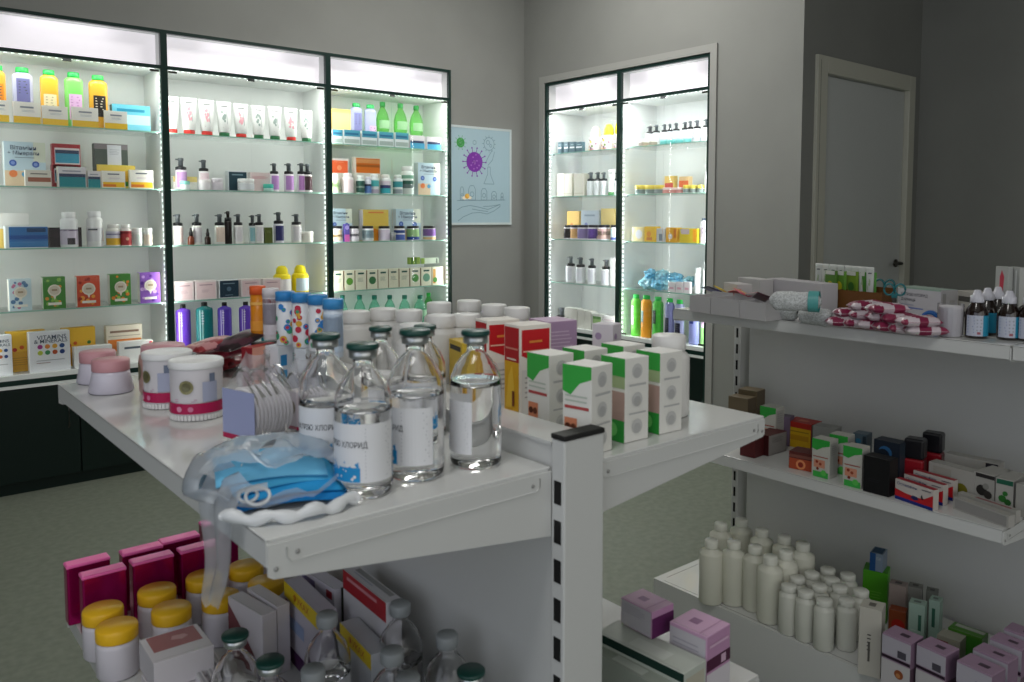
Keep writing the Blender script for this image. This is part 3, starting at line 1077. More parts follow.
put('A2', 1, 200, 210, 159.5, pump, 'white pump bottle with rose print', 'bottle', 'pump_bottle', dy=.085, body='#eeeaec', label='#e7d3da')
put('A2', 1, 200.5, 212, 179.5, jar, 'low white pot beneath rose print bottle', 'pot', 'cream_pot', dy=.045, body='#f2eef0', lid='#f6f2f2')
put('A2', 1, 213.5, 224.5, 178, jar, 'pale lilac pot', 'pot', 'cream_pot', dy=.05, body='#e9e2ea', lid='#ece8ee')
put('A2', 1, 228, 246.5, 171, carton, 'dark teal cosmetic carton', 'box', 'cosmetic_carton', dy=.12, d=.05, col='#dfe6e8', front=(('r', .04, 1, .03, .95, '#264450'), ('r', .2, .8, .78, .84, '#7f9aa4'), ('c', .6, .45, .12, '#3a5a68')))
put('A2', 1, 241, 256.5, 178.5, jar, 'round white pot before dark carton', 'pot', 'cream_pot', dy=.045, body='#eef1f0', lid='#f5f7f6', bands=((.2, .85, '#dfe2e6'),))
put('A2', 1, 250.5, 271, 172.5, carton, 'pale pink cosmetic carton', 'box', 'cosmetic_carton', dy=.10, d=.05, col='#e8d3d2', side='#efe6e2', front=(('l', .1, .9, .8, 3, '#d88f96'),))
put('A2', 1, 265.5, 275, 184, jar, 'tiny turquoise pot', 'pot', 'cream_pot', dy=.045, body='#bfe9df', lid='#4cc4b0', lidh=.55)
for (a, c, lb) in ((271.5, 280, '#c08fd0'), (286, 295, '#c08fd0'), (299, 307, '#c890d0')):
    put('A2', 1, a, c, 163, pump, 'slim pump bottle with lilac label', 'bottle', 'pump_bottle', dy=.07, body='#eee6ee', label=lb)
put('A2', 1, 305, 313.5, 163.5, pump, 'slim pump bottle with brown label', 'bottle', 'pump_bottle', dy=.055, body='#e9e4e4', label='#4a3238')
for (a, c) in ((174, 184), (193, 203), (216, 226), (235, 244), (256.5, 264.5), (293.5, 303)):
    put('A2', 2, a, c, 214, pump, 'white pump bottle with dark collar', 'bottle', 'pump_bottle', dy=.06, body='#ecebe6', label={174: '#ecd9d6', 216: '#e2cfc0'}.get(a, '#dcd9dc'))
put('A2', 2, 250, 257.5, 215, pump, 'white pump bottle with aqua label', 'bottle', 'pump_bottle', dy=.09, body='#e6eeee', label='#9fd3da')
put('A2', 2, 225.5, 232.5, 211, pump, 'slim black spray bottle', 'bottle', 'spray_bottle', dy=.07, body='#241c1a', head='#241c1a', bodyh=.7)
put('A2', 2, 188.5, 195, 228, dropper, 'small brown dropper bottle', 'bottle', 'dropper_bottle', dy=.045, body='#6a3320')
put('A2', 2, 205.5, 211.5, 228.5, dropper, 'small black dropper bottle', 'bottle', 'dropper_bottle', dy=.045, body='#2c1c16')
put('A2', 2, 265, 272.5, 227.5, carton, 'narrow moss green carton', 'box', 'cosmetic_carton', dy=.07, d=.03, col='#5f6b33', front=(('l', .2, .8, .8, 3, '#8a9460'),))
put('A2', 2, 275.5, 285, 212, pump, 'white pump bottle with navy label', 'bottle', 'pump_bottle', dy=.06, body='#e6e6ee', label='#2c2f66')
put('A2', 2, 304.5, 315, 231.5, jar, 'low cream pot', 'pot', 'cream_pot', dy=.05, body='#eeece2', lid='#f2f0e8')
for (a, c, t) in ((175, 193.5, 281.5), (195, 216.5, 280.5), (241, 260.5, 279), (263, 281, 278.5)):
    put('A2', 3, a, c, t, carton, 'square pale pink cream carton', 'box', 'cosmetic_carton', dy=.06, d=.06, col='#eadedd', front=(('r', .06, .94, .05, .9, '#e6cdcf'), ('r', .2, .8, .74, .79, '#b08f98'), ('l', .3, .7, .5, 3, '#c4a8b0')))
put('A2', 3, 219, 238.5, 280, carton, 'square midnight blue cream carton', 'box', 'cosmetic_carton', dy=.06, d=.06, col='#e2e6e8', front=(('r', .03, 1, .03, .97, '#21384a'), ('r', .2, .8, .78, .83, '#8097a6'), ('c', .5, .5, .12, '#5a7286'), ('r', .3, .7, .14, .17, '#7c93a2')))
for (a, c, t) in ((277, 293.5, 266), (295.5, 311.5, 265)):
    put('A2', 3, a, c, t, domebottle, 'bright yellow child shampoo bottle', 'bottle', 'shampoo_bottle', dy=.08, body='#f6e11e', cap='#f8e51a', label='#e3dfe0' if a < 290 else '#cfe0ea')
for (a, c, t, bc, nm) in ((176.5, 191.5, 304.5, '#6a3fc2', 'violet'), (197, 214, 302.5, '#127c80', 'teal'), (218.5, 232.5, 302.5, '#5b41b8', 'violet'), (240, 253.5, 302, '#6a45c2', 'violet'), (262, 276, 302, '#127c80', 'teal')):
    o = put('A2', 4, a, c, t, flatbottle, 'tall %s shampoo bottle with black cap' % nm, 'bottle', 'shampoo_bottle', dy=.06, body=bc, cap='#141414', capw=.36, caph=.07, label=(.14, .34, .1, .92, '#cfc7ea' if nm == 'violet' else '#a8dcd8'), label2=(.2, .27, .1, .92, bc), lines='#e8e4f4')

# ---------------------------------------------------------------- goods in the poster-side cabinet
put('A3', 0, 331, 351.5, 109, carton, 'yellow vitamin carton', 'box', 'vitamin_carton', dy=.15, d=.05, col='#f0d57e', front=(('r', .05, .95, .3, .9, '#f2da94'), ('r', .4, .7, .1, .4, '#f5a63c'), ('c', .2, .3, .07, '#d9683c'), ('c', .35, .2, .07, '#7d8f3c'), ('c', .8, .25, .07, '#3f6b3c'), ('c', .6, .16, .06, '#c8502c')))
for (a, c, t, lb) in ((352, 363.5, 103, (.2, .85, .1, .85, '#8183b5')), (366, 377.5, 104.5, (.3, 1, .1, .55, '#dcb8dc'))):
    put('A3', 0, a, c, t, flatbottle, 'lavender gel bottle with %s label' % ('indigo' if a < 360 else 'pink'), 'bottle', 'gel_bottle', dy=.13, body='#a9aecf', cap='#25ad55', label=lb)
for (a, c, t) in ((380, 391.5, 101.5), (398, 409.5, 103), (414, 425.5, 105)):
    put('A3', 0, a, c, t, petbottle, 'clear green waisted bottle', 'bottle', 'clear_bottle', dy=.14, col='#c2f5b4', cap='#3fa653', alpha=.16)
for i, (a, c, t) in enumerate(((332, 342.5, 129.5), (343.5, 360, 130), (361.5, 377, 131), (378.5, 393.5, 132), (395, 408.5, 132.8))):
    put('A3', 0, a, c, t, carton, 'low carton with blue top band', 'box', 'medicine_carton', dy=.05, d=.04, col='#dfe9ea', front=(('r', .04, 1, .55, 1, '#4f9fb8'), ('r', .1, .9, .66, .8, '#2b6d93'), ('r', .06, .96, .08, .36, '#a7b9b4')))
for i, (a, c, t) in enumerate(((410, 424.5, 135.5), (427, 441, 137))):
    put('A3', 0, a, c, t, carton, 'low carton with blue base', 'box', 'medicine_carton', dy=.05, d=.04, col='#e6e1e6', front=(('r', .02, 1, .0, .42, '#4fb0d8'), ('r', .02, .95, .42, .6, '#2f3f66')))
for a, c in ((332.5, 350), (354, 380)):
    put('A3', 1, a, c, 173, carton, 'cream carton below an orange box', 'box', 'medicine_carton', dy=.14, d=.05, col='#dedfd4', front=(('r', .1, .9, .1, .2, '#c2b8a8'),))
put('A3', 1, 331.5, 348.5, 158.5, carton, 'orange red box stacked on cream carton', 'box', 'medicine_carton', dy=.145, d=.04, zoff=.113, col='#eadfda', front=(('r', .03, .95, .05, .88, '#ee6a3c'), ('c', .45, .45, .14, '#f59a6e'), ('l', .15, .85, .8, 1, '#f5b08c')))
put('A3', 1, 354.5, 380.5, 157.5, carton, 'burnt orange box stacked on cream carton', 'box', 'medicine_carton', dy=.145, d=.04, zoff=.113, col='#e9ddd0', front=(('r', .06, .97, .03, .95, '#d9731f'), ('r', .06, .97, .5, .62, '#a85a18'), ('r', .06, .97, .7, .9, '#e39a5e')))
BT = [(333, 341, 173.5, '#eef2ea', '#f2f4f0', ((.1, .9, '#d6ecc2'), (.4, .7, '#8fc46a')), 'green and white'), (345, 355.5, 173, '#efeaea', '#f4f2f2', ((.1, .9, '#efdfe2'),), 'pinkish white'),
      (358.5, 366, 175.5, '#e2efe8', '#eef6f2', ((.05, .95, '#2e5a50'), (.42, .56, '#cfe6dc')), 'dark green banded'), (366.5, 372.5, 176.5, '#dfe4ee', '#d9d9e4', ((.05, .6, '#5f86c2'), (.6, .75, '#28324f')), 'blue banded'),
      (372.5, 380.5, 174, '#e6eef0', '#eef2f2', ((.5, .92, '#4fb5b8'), (.05, .3, '#b7b0c2')), 'aqua banded'), (383.5, 392.5, 174.5, '#e9ecec', '#f0f0ea', ((.05, .4, '#37a8b5'), (.4, .62, '#3f3f70'), (.65, .9, '#d8ccd8')), 'indigo and aqua'),
      (396, 404.5, 175, '#e6eeee', '#e6f0ea', ((.5, .9, '#3f9aa0'), (.05, .35, '#97a3a8')), 'sea green banded')]
for (a, c, t, bc, cc, bands, nm) in BT:
    put('A3', 1, a, c, t, pillbottle, 'small %s bottle' % nm, 'bottle', 'pill_bottle', dy=.05, body=bc, cap=cc, bands=bands)
put('A3', 1, 404.5, 416, 166, pillbottle, 'taller white bottle with green bands', 'bottle', 'pill_bottle', dy=.05, body='#eaf4ee', cap='#f2f8f4', bands=((.5, .66, '#2f5f50'), (.3, .5, '#6a7a78'), (.76, .92, '#7fb59a')))
put('A3', 1, 418, 440, 163, carton, 'pale blue vitamin and mineral carton', 'box', 'vitamin_carton', dy=.06, d=.05, **VITB)
put('A3', 2, 330, 352, 208.5, carton, 'pale blue vitamin and mineral carton', 'box', 'vitamin_carton', dy=.13, d=.05, **VITB)
put('A3', 2, 363, 388.5, 209.5, carton, 'golden yellow vitamin carton', 'box', 'vitamin_carton', dy=.13, d=.06, col='#e9cf6a', side='#d9d4da', front=(('r', .05, .95, .05, .9, '#e6c85a'), ('r', .2, .8, .88, .93, '#e88f4a'), ('c', .25, .32, .08, '#e07a2c'), ('c', .45, .32, .08, '#ef8a1f'), ('c', .8, .35, .07, '#7a9a3c'), ('r', .42, .62, .0, .35, '#ef9a2c')))
put('A3', 2, 396, 420.5, 209, carton, 'pale blue vitamin and mineral carton', 'box', 'vitamin_carton', dy=.13, d=.06, **VITB)
for (a, c, bands, nm) in ((334, 344, ((.1, .9, '#f0dcc2'), (.35, .55, '#a88f5c')), 'cream labelled'), (350.5, 361, ((.1, .9, '#e8e2ec'), (.4, .6, '#7a7a86')), 'greyish white'), (365.5, 375.5, ((.1, .9, '#d7e3e6'), (.25, .85, '#9fc0cc')), 'grey-blue labelled'), (382, 392, ((.1, .9, '#ddd3e6'),), 'pale lilac'),
                         (397.5, 407, ((.05, .5, '#4f68b8'), (.62, .86, '#2f4a90')), 'blue labelled'), (411, 421.5, ((.3, .95, '#9fcb8a'), (.05, .3, '#2f4fa0')), 'green labelled'), (427.5, 438, ((.35, .95, '#8a63b0'), (.05, .25, '#e2bd8c')), 'violet labelled')):
    put('A3', 2, a, c, 226, jar, nm + ' pot with black lid', 'pot', 'vitamin_pot', dy=.055, body='#eceaf0', lid='#14141a', lidh=.17, lidr=.98, bands=bands)
put('A3', 2, 344.5, 349.5, 224, carton, 'narrow violet and pink carton', 'box', 'medicine_carton', dy=.06, d=.02, col='#6a5fb8', front=(('r', 0, 1, 0, .4, '#d86ab5'), ('c', .5, .8, .4, '#b3a6e6')))
put('A3', 2, 391.5, 397, 232.5, jar, 'tiny grey pot', 'pot', 'vitamin_pot', dy=.045, body='#8a8f90', lid='#9ea3a4')
for i, (a, c) in enumerate(((333, 343.2), (344.5, 354.5), (355.5, 366.2), (367.2, 377.5), (378.3, 388), (388.8, 398.5), (399.5, 409.3), (410.2, 420.2), (421.2, 431.5), (432.3, 443))):
    fr = [('r', .22, .78, .78, .87, '#28584a')]
    if i in (1, 3, 7, 8):
        fr.append(('c', .5, .45, .34, ('#5f9a3c', '#3f7a4a', '#4a8f3c', '#6fa58a')[(1, 3, 7, 8).index(i)]))
    else:
        fr += [('l', .2, .8, .6, 4, '#8fa08c')]
    if i == 9:
        fr = [('r', .06, .3, .1, .9, '#d8a35a'), ('c', .25, .3, .2, '#4f8f3c')]
    put('A3', 3, a, c, 271 - (i * .45), carton, 'cream herbal carton' + (' with green roundel' if i in (1, 3, 7, 8) else ' with leaf mark' if i < 9 else ' with amber side strip'), 'box', 'herbal_carton', dy=.05, d=.045, col='#e6e6cf', side='#b89a78', front=tuple(fr))
put('A3', 3, 410, 420, 257.5, carton, 'green striped packet lying on cream cartons', 'packet', 'herbal_packet', dy=.05, d=.035, zoff=.148, col='#8fb04a', front=(('r', .1, .3, 0, 1, '#4f7a2c'), ('r', .5, .65, 0, 1, '#4f7a2c')))
put('A3', 3, 421, 438.5, 258, carton, 'pale green packet lying on cream cartons', 'packet', 'herbal_packet', dy=.05, d=.035, zoff=.148, col='#d3e2cf', front=(('r', .0, .2, 0, 1, '#8fb04a'), ('r', .85, .95, 0, .9, '#66756a')))
for (a, c) in ((340, 350), (357, 368), (372, 383), (387.5, 398), (402.5, 413), (418, 429)):
    put('A3', 4, a, c, 295.5, petbottle, 'clear aqua bottle with green cap', 'bottle', 'clear_bottle', dy=.07, col='#c6f2e4', cap='#137a66', alpha=.18)
put('A3', 4, 427, 435.5, 293, petbottle, 'clear bright green bottle', 'bottle', 'clear_bottle', dy=.17, col='#b2f2b6', cap='#2fc04c', alpha=.2)

# ---------------------------------------------------------------- goods in the corner cabinet
for (a, c) in ((558, 561.3), (564, 568), (569.8, 574.5), (576, 582)):
    put('B1', 0, a, c, 142, carton, 'little dark striped box pair', 'box', 'cosmetic_carton', dy=.08, d=.03, col='#4b6670', front=(('r', 0, 1, .42, .56, '#dfe6e8'), ('r', .2, .8, .7, .8, '#8fa8b0')))
for (a, c, t) in ((586, 596, 126), (598.5, 609, 123.5), (611, 618, 122.5)):
    put('B1', 0, a, c, t, domebottle, 'floral bottle with ' + ('yellow dome cap' if a > 590 else 'cream dome cap'), 'bottle', 'shampoo_bottle', dy=.12, body='#ece6e2', cap='#f0df2c' if a > 590 else '#efe9c8', label='#dfd3d6', domeh=.42)
for (a, c) in ((556.5, 564), (564.5, 572), (574, 584)):
    put('B1', 1, a, c, 173.5, carton, 'plain cream carton', 'box', 'cosmetic_carton', dy=.09, d=.07, col='#e3dfd0', side='#d7d3c2', front=(('r', .05, .95, .1, .14, '#cfc9b4'),))
for (a, c) in ((585.5, 591), (592.5, 598), (599, 604), (612.5, 618.5)):
    put('B1', 1, a, c, 172, pump, 'white pump bottle with dark collar', 'bottle', 'pump_bottle', dy=.09, body='#eef2f2', label='#e2e6e8')
put('B1', 1, 604.8, 611.5, 169.5, tube_on_cap, 'white cream tube on green cap', 'tube', 'cream_tube', dy=.07, cap='#4f9a5c', art='#c9d6cc')
put('B1', 2, 567, 579, 211, carton, 'yellow vitamin carton', 'box', 'vitamin_carton', dy=.14, d=.05, col='#f0c566', front=(('r', 0, 1, 0, .4, '#f2b04a'), ('c', .4, .5, .12, '#e08a3c')))
put('B1', 2, 581, 598.5, 210.5, carton, 'pale blue vitamin carton', 'box', 'vitamin_carton', dy=.14, d=.05, col='#cfdbe8', front=(('c', .3, .5, .1, '#8f9ad0'), ('r', .2, .8, .8, .86, '#9fb0c2')))
put('B1', 2, 601, 615, 208.5, carton, 'pale yellow vitamin carton', 'box', 'vitamin_carton', dy=.14, d=.05, col='#ecd58c', front=(('c', .3, .3, .14, '#e0a35c'), ('c', .75, .3, .1, '#c2b04a')))
for (a, c, bands, nm) in ((561.5, 568.5, ((.1, .9, '#d9b8d0'), (.1, .9, '#3a3036')), 'black and pink'), (568.8, 574.5, ((.1, .9, '#e9b87a'),), 'amber'), (575, 583.5, ((.1, .9, '#8f7fb0'),), 'violet grey'), (585, 593.5, ((.1, .9, '#6a4fa0'), (.1, .3, '#e2cf8c')), 'purple'), (595, 604, ((.1, .9, '#dcb8b0'), (.4, .7, '#8f7a6a')), 'rose'), (608, 616.5, ((.3, .9, '#cfe6ea'), (.05, .25, '#4a5fa0')), 'aqua white')):
    put('B1', 2, a, c, 225, jar, nm + ' pot with black lid', 'pot', 'vitamin_pot', dy=.05, body='#e8e4ea', lid='#1c1c24', lidh=.17, lidr=.98, bands=bands)
for (a, c, t) in ((564, 570.5, 256.5), (574, 580.5, 257.5), (586, 592, 258.5), (599.5, 606.5, 259.5)):
    put('B1', 3, a, c, t, pump, 'white pump bottle with dark collar', 'bottle', 'pump_bottle', dy=.08, body='#f0f2f4', label='#e0e2ea')
put('B1', 3, 610, 617.5, 258, carton, 'plain white upright carton', 'box', 'cosmetic_carton', dy=.09, d=.05, col='#e8e9e8')
put('B1', 4, 555, 561.5, 308, pump, 'white pump bottle with grey head', 'bottle', 'pump_bottle', dy=.08, body='#dfe2ea', head='#6d727a', bodyh=.45)
for (a, c, t) in ((564.5, 570, 307.5), (570, 577, 308.5), (577.5, 584, 310), (584.5, 590.5, 311)):
    put('B1', 4, a, c, t, carton, 'plain cream white carton', 'box', 'cosmetic_carton', dy=.05, d=.06, col='#e9e8e0', side='#e2e2da')
put('B1', 4, 592, 602, 314, carton, 'white carton with green panel', 'box', 'cosmetic_carton', dy=.05, d=.05, col='#e9ebe4', front=(('r', .1, .9, .25, .7, '#a8cc8a'), ('r', .1, .9, .7, .85, '#6fa05c')))
put('B1', 4, 603, 615.5, 316, carton, 'broad white carton', 'box', 'cosmetic_carton', dy=.05, d=.05, col='#ecebe9', front=(('r', .1, .9, .7, .8, '#d3c6c9'),))

# ---------------------------------------------------------------- goods in the door-side cabinet
for (a, c, t) in ((644, 650.5, 126), (651.2, 657, 124.5), (660, 665, 124), (666, 670.5, 123.5), (671.5, 677, 122.5), (680, 685.8, 121.5), (686.3, 691, 120.5), (691.8, 698, 120), (701, 708, 118.5)):
    put('B2', 0, a, c, t, pump, 'white pump bottle with dark collar', 'bottle', 'pump_bottle', dy=.10, body='#e9f0f0', label='#dfe4e6')
for (a, c) in ((636.5, 644, ), (647, 653.5)):
    put('B2', 0, a, c, 139.5, jar, 'low white pot with taupe label', 'pot', 'cream_pot', dy=.055, body='#e8e4de', lid='#efefe9', bands=((.1, .8, '#a09888'),))
for (a, c) in ((658, 664.5), (665.2, 672), (672.8, 680), (681, 688)):
    put('B2', 0, a, c, 139.5 - (a - 658) * .06, jar, 'low turquoise pot', 'pot', 'cream_pot', dy=.055, body='#7fdcd8', lid='#a5e6e2')
for (a, c) in ((689.5, 697.5), (699, 707)):
    put('B2', 0, a, c, 134.5, jar, 'white pot', 'pot', 'cream_pot', dy=.055, body='#eef4f6', lid='#f4f8f8', bands=((.2, .8, '#cfd9e0'),))
for i, (a, c) in enumerate(((632.5, 641.5), (643, 651.5), (652.5, 660), (681.5, 687.5), (688.5, 694.5), (695.5, 702))):
    put('B2', 1, a, c, 185, jar, 'low pot with yellow lid', 'pot', 'cream_pot', dy=.05, body='#dfe8e4', lid='#ecd85c', lidh=.45, bands=((.1, .9, '#8c9c98'),))
for i, (a, c) in enumerate(((661, 667.5), (668.5, 674.5), (675.3, 681))):
    put('B2', 1, a, c, 187.5, jar, 'low pot with rose label', 'pot', 'cream_pot', dy=.05, body='#f0e4e0', lid='#f0dcd8', lidh=.35, bands=((.1, .9, '#dd9a94'),))
put('B2', 1, 664.5, 673.5, 176, carton, 'yellow and red carton behind low pots', 'box', 'medicine_carton', dy=.12, d=.04, col='#f0d27c', front=(('r', .05, .95, .2, .6, '#d8615c'),))
put('B2', 1, 679, 688.5, 176.5, carton, 'orange and cream carton behind low pots', 'box', 'medicine_carton', dy=.12, d=.04, col='#eecf9a', front=(('r', .0, 1, .3, .75, '#e87a4a'),))
put('B2', 1, 703.5, 709, 164, pump, 'tall white bottle', 'bottle', 'pump_bottle', dy=.05, body='#eff2f2', collar='#eef0f0', head='#f0f2f2')
put('B2', 2, 632, 643.5, 227, carton, 'cream yellow soap carton', 'box', 'soap_carton', dy=.05, d=.05, col='#ecdfa8', front=(('c', .6, .5, .3, '#e3e6ee'),))
put('B2', 2, 644.5, 655.5, 226.5, carton, 'golden yellow soap carton', 'box', 'soap_carton', dy=.05, d=.05, col='#f0c53c', front=(('c', .4, .5, .2, '#e89a3c'), ('r', .2, .7, .1, .3, '#d98a4a')))
put('B2', 2, 656.5, 665, 228.5, carton, 'grey and white soap carton', 'box', 'soap_carton', dy=.055, d=.05, col='#dfe4e8', front=(('r', .3, .7, .1, .6, '#8f9aa8'),))
put('B2', 2, 666, 677, 227.5, carton, 'orange yellow soap carton', 'box', 'soap_carton', dy=.05, d=.05, col='#f2b83c', front=(('c', .4, .4, .2, '#e8e0d8'), ('r', .7, .95, .3, .9, '#d9822c')))
put('B2', 2, 679.5, 697.5, 228.5, carton, 'wide yellow green soap carton', 'box', 'soap_carton', dy=.05, d=.05, col='#e0c832', front=(('p', ((.05, .95), (.55, .95), (.55, .6), (.1, .6)), '#c9b8c0'), ('r', .75, .95, .1, .95, '#f0a52c')))
put('B2', 2, 698.5, 708, 218, flatbottle, 'white flat bottle with grey cap', 'bottle', 'gel_bottle', dy=.05, body='#eceff4', cap='#5f6a78', label=(.3, .6, .1, .7, '#e2d3e2'))
GB = [(629.8, 638.5, 294.5, '#6fdc4a', (.12, .45, .3, .8, '#eef6ea'), 'lime green gel bottle'), (639.5, 649.5, 295.5, '#f5a52c', (.1, .4, .4, .7, '#9fc6c0'), 'orange gel bottle'), (651, 661, 297, '#55c84a', (.12, .5, .4, .75, '#1f3a24'), 'green gel bottle with dark label'),
      (663.5, 672.5, 298.5, '#8f92c6', (.15, .6, .2, .6, '#22243c'), 'lavender gel bottle with dark label'), (673.3, 682.5, 300, '#a6abd2', (.15, .75, .2, .5, '#1c1c34'), 'lavender gel bottle with dark label'), (687.5, 697.5, 303, '#9aa2dc', (.2, .6, .55, .9, '#2c3a8c'), 'blue lavender gel bottle'), (699, 709, 305, '#9fe08a', (.2, .85, .5, .9, '#e0c0e0'), 'light green gel bottle with pink label')]
for (a, c, t, bc, lb, nm) in GB:
    put('B2', 4, a, c, t, flatbottle, nm, 'bottle', 'gel_bottle', dy=.06, body=bc, cap='#2fc552', label=lb)
# folded blue shoe covers heaped on the fourth shelf


def crumple(w, d, h, m, seed, n=22, amp=.25, flat=.5):
    bm = bmesh.new()
    bmesh.ops.create_icosphere(bm, subdivisions=3, radius=1)
    for v in bm.verts:
        p = v.co.copy()
        k = 1 + amp * noise.noise(p * 2.1 + Vector((seed * 7.3, seed, 0))) + amp * .6 * abs(noise.noise(p * 5.3 + Vector((0, seed * 3.1, seed))))
        v.co = Vector((p.x * w / 2 * k, p.y * d / 2 * k, max(0, (p.z * .5 * k + .5)) * h))
    b = MB()
    b.add([tuple(v.co) for v in bm.verts], [tuple(v.index for v in f.verts) for f in bm.faces], m, False)
    bm.free()
    return b


blue_pe = mat('blue_polythene', '#7fc0de', rough=.25, spec=.6)
k = 0
for (px, py, w, h, dy, zo, cn) in ((642, 288, .10, .055, .06, 0, 'pale'), (654, 290, .11, .05, .05, 0, 'mid'), (666, 291, .11, .05, .07, 0, 'pale'), (679, 292, .10, .06, .11, 0, 'mid'), (646, 274, .09, .055, .09, .055, 'mid'), (658, 275, .09, .06, .10, .052, 'pale'), (670, 279, .10, .05, .11, .045, 'mid'), (684, 284, .07, .05, .13, .03, 'pale')):
    p = at(px, py, 0, XB + dy)
    m_ = mat('blue_polythene', '#9cd2e8' if cn == 'pale' else '#74b8d8', rough=.22, spec=.6, noise_amt=.35, nscale=45)
    o = build('shoe_cover_bundle', [(None, crumple(w, .09, h * 1.25, m_, k + 1, amp=.45), None, ())], (XB + dy + .05, p.y, SH_Z[3] + .0008 + zo), -R(90), '', 'shoe covers')
    o['label'] = 'crumpled blue shoe cover bundle, %s' % ('on top of the heap, %s from the door' % ORD[7 - k] if zo else 'lying at the heap base, %s from the door' % ORD[3 - k])
    o['group'] = 'blue shoe covers heaped in the door-side cabinet'
    k += 1
for (a, c) in ((668, 675), (676, 682.5), (683.5, 690)):
    put('B2', 3, a, c, 282, carton, 'little white pink packet before shoe covers', 'packet', 'small_packet', dy=.045, d=.018, col='#efe9ec', front=(('r', .2, .8, .3, .5, '#e3b4c4'),))
put('B2', 3, 693, 699, 268, pillbottle, 'slim white bottle', 'bottle', 'lotion_bottle', dy=.08, body='#eaeded', cap='#f2f4f4')
put('B2', 3, 701, 708.5, 262, pillbottle, 'broad white bottle', 'bottle', 'lotion_bottle', dy=.06, body='#eef0f0', cap='#f2f4f4')
# ---------------------------------------------------------------- helpers for the goods on the gondolas
def q_add(o, desc, place, key, end, group=None):
    QUEUE.append(dict(obj=o, desc=desc, place=place, key=key, end=end, group=group))


def edge_box(A, B, ztop, zbase, thick, desc, place, name='medicine_carton', cat='box', w=None, end='aisle end', group=None, key=None, kind=None, **kw):
    """carton whose front face has its top edge from photo point A to B at height ztop"""
    a, c = at(A[0], A[1], 2, ztop), at(B[0], B[1], 2, ztop)
    dv = (c - a)
    dv.z = 0
    W_ = dv.length
    u = dv.normalized()
    if w:
        a = c - u * w
        W_ = w
    n = Vector((-u.y, u.x, 0))
    ce = (a + c) / 2 + n * thick / 2
    h = ztop - zbase - .0008
    parts = (kind or carton)(W_, h, thick, **kw)
    o = build(name, parts, (ce.x, ce.y, zbase + .0006), math.atan2(u.y, u.x), desc, cat, group)
    q_add(o, desc, place, (ce - EYE).length if key is None else key, end, group)
    return o


def stand(px, py, z, zref, parts, desc, place, name, cat, rz=0, end='aisle end', group=None, key=None):
    """thing whose axis passes through photo point (px, py) at height zref, standing on z"""
    p = at(px, py, 2, zref)
    o = build(name, parts, (p.x, p.y, z + .0006), rz, desc, cat, group)
    q_add(o, desc, place, (p - EYE).length if key is None else key, end, group)
    return o


FACE = math.atan2(-FWD.x, FWD.y)          # turn that makes a thing's front look at the photographer
L1, L0, R1, R0 = 1.0, .50, .991, .49
G1, G2, G3 = 1.075, .652, .182
PT, PL, PR = 'top level of bottle gondola', 'lower level of bottle gondola', 'outer side of bottle gondola'


# ---------------------------------------------------------------- infusion bottles
gl = glass_solid('clear_glass_and_saline', '#ffffff', 1.36)
green_al = mat('dark_green_crimp_cap', '#0b4038', rough=.35, spec=.6)
alum = mat('aluminium_crimp', '#b9bdbd', rough=.3, metal=.9)
lab_w = paper('#dfe0e3')
lab_b = paper('#1e8fcb')


def infusion(level=.60, H=.200, D=.076, cap='green', text='НАТРІЮ ХЛОРИД'):
    r = D / 2
    t = .0022
    b = MB()
    zl = H * level
    out = [(0.0, .0), (r * .88, .0), (r * .98, .004), (r, .010), (r, H * .60), (r * .97, H * .66), (r * .80, H * .745), (r * .52, H * .815), (r * .345, H * .845), (r * .33, H * .90), (r * .40, H * .905), (r * .42, H * .93), (r * .30, H * .932)]
    inn = [(r * .28, H * .925), (r * .27, H * .85), (r * .46, H * .812), (r * .74, H * .735), (r - t * 1.3, H * .655), (r - t, min(H * .60, zl + .012)), (r - t, zl + .0015), (r - t * 1.6, zl), (0, zl)]
    b.lathe(out + inn, gl, seg=40)
    c = MB()
    if cap == 'green':
        c.lathe([(r * .46, H * .905), (r * .48, H * .91), (r * .48, H * .958), (r * .44, H * .962)], alum, seg=28)
        c.lathe([(r * .53, H * .964), (r * .56, H * .969), (r * .56, H * .992), (r * .52, H), (0, H)], green_al, seg=28)
    else:
        gm = plastic('#8b9092', .4)
        c.lathe([(r * .44, H * .90), (r * .47, H * .91), (r * .47, H * .985), (r * .42, H), (0, H)], gm, seg=28)
    lb = MB()
    F = wrap(r, 1, .0006)
    F2 = wrap(r, 1, .0010)
    F3 = wrap(r, 1, .0014)
    v0, v1 = H * .115, H * .50
    half = r * 1.45
    rectn(lb, F, -half, half, v0, v1, lab_w, 24)
    # front half: name and blue bubbles; back half: fine print
    fu = -half * .35
    lb.text(F2, text, -half * .36, v0 + (v1 - v0) * .64, half * 1.26, paper('#3a3f46'), height=(v1 - v0) * .125, bold=True)
    rectn(lb, F2, -half, half * .10, v0 + .001, v0 + (v1 - v0) * .26, lab_b, 14)
    rnd = random.Random(5)
    for i in range(26):
        u = rnd.uniform(-half * .96, half * .08)
        lb.disc(F3, u, v0 + (v1 - v0) * rnd.uniform(.20, .36), rnd.uniform(.0010, .0024), lab_b if i % 2 else lab_w, 8)
    for i in range(9):
        lb.disc(F3, rnd.uniform(-half * .9, half * .05), v0 + (v1 - v0) * rnd.uniform(.06, .2), rnd.uniform(.0010, .0022), lab_w, 8)
    lb.lines(F2, half * .22, half * .92, v1 - .006, 14, .0048, .0011, paper('#93969e'), rag=.3)
    parts = [('bottle_glass', b, None, ()), ('crimp_cap', c, None, ()), ('label', lb, None, ())]
    return parts


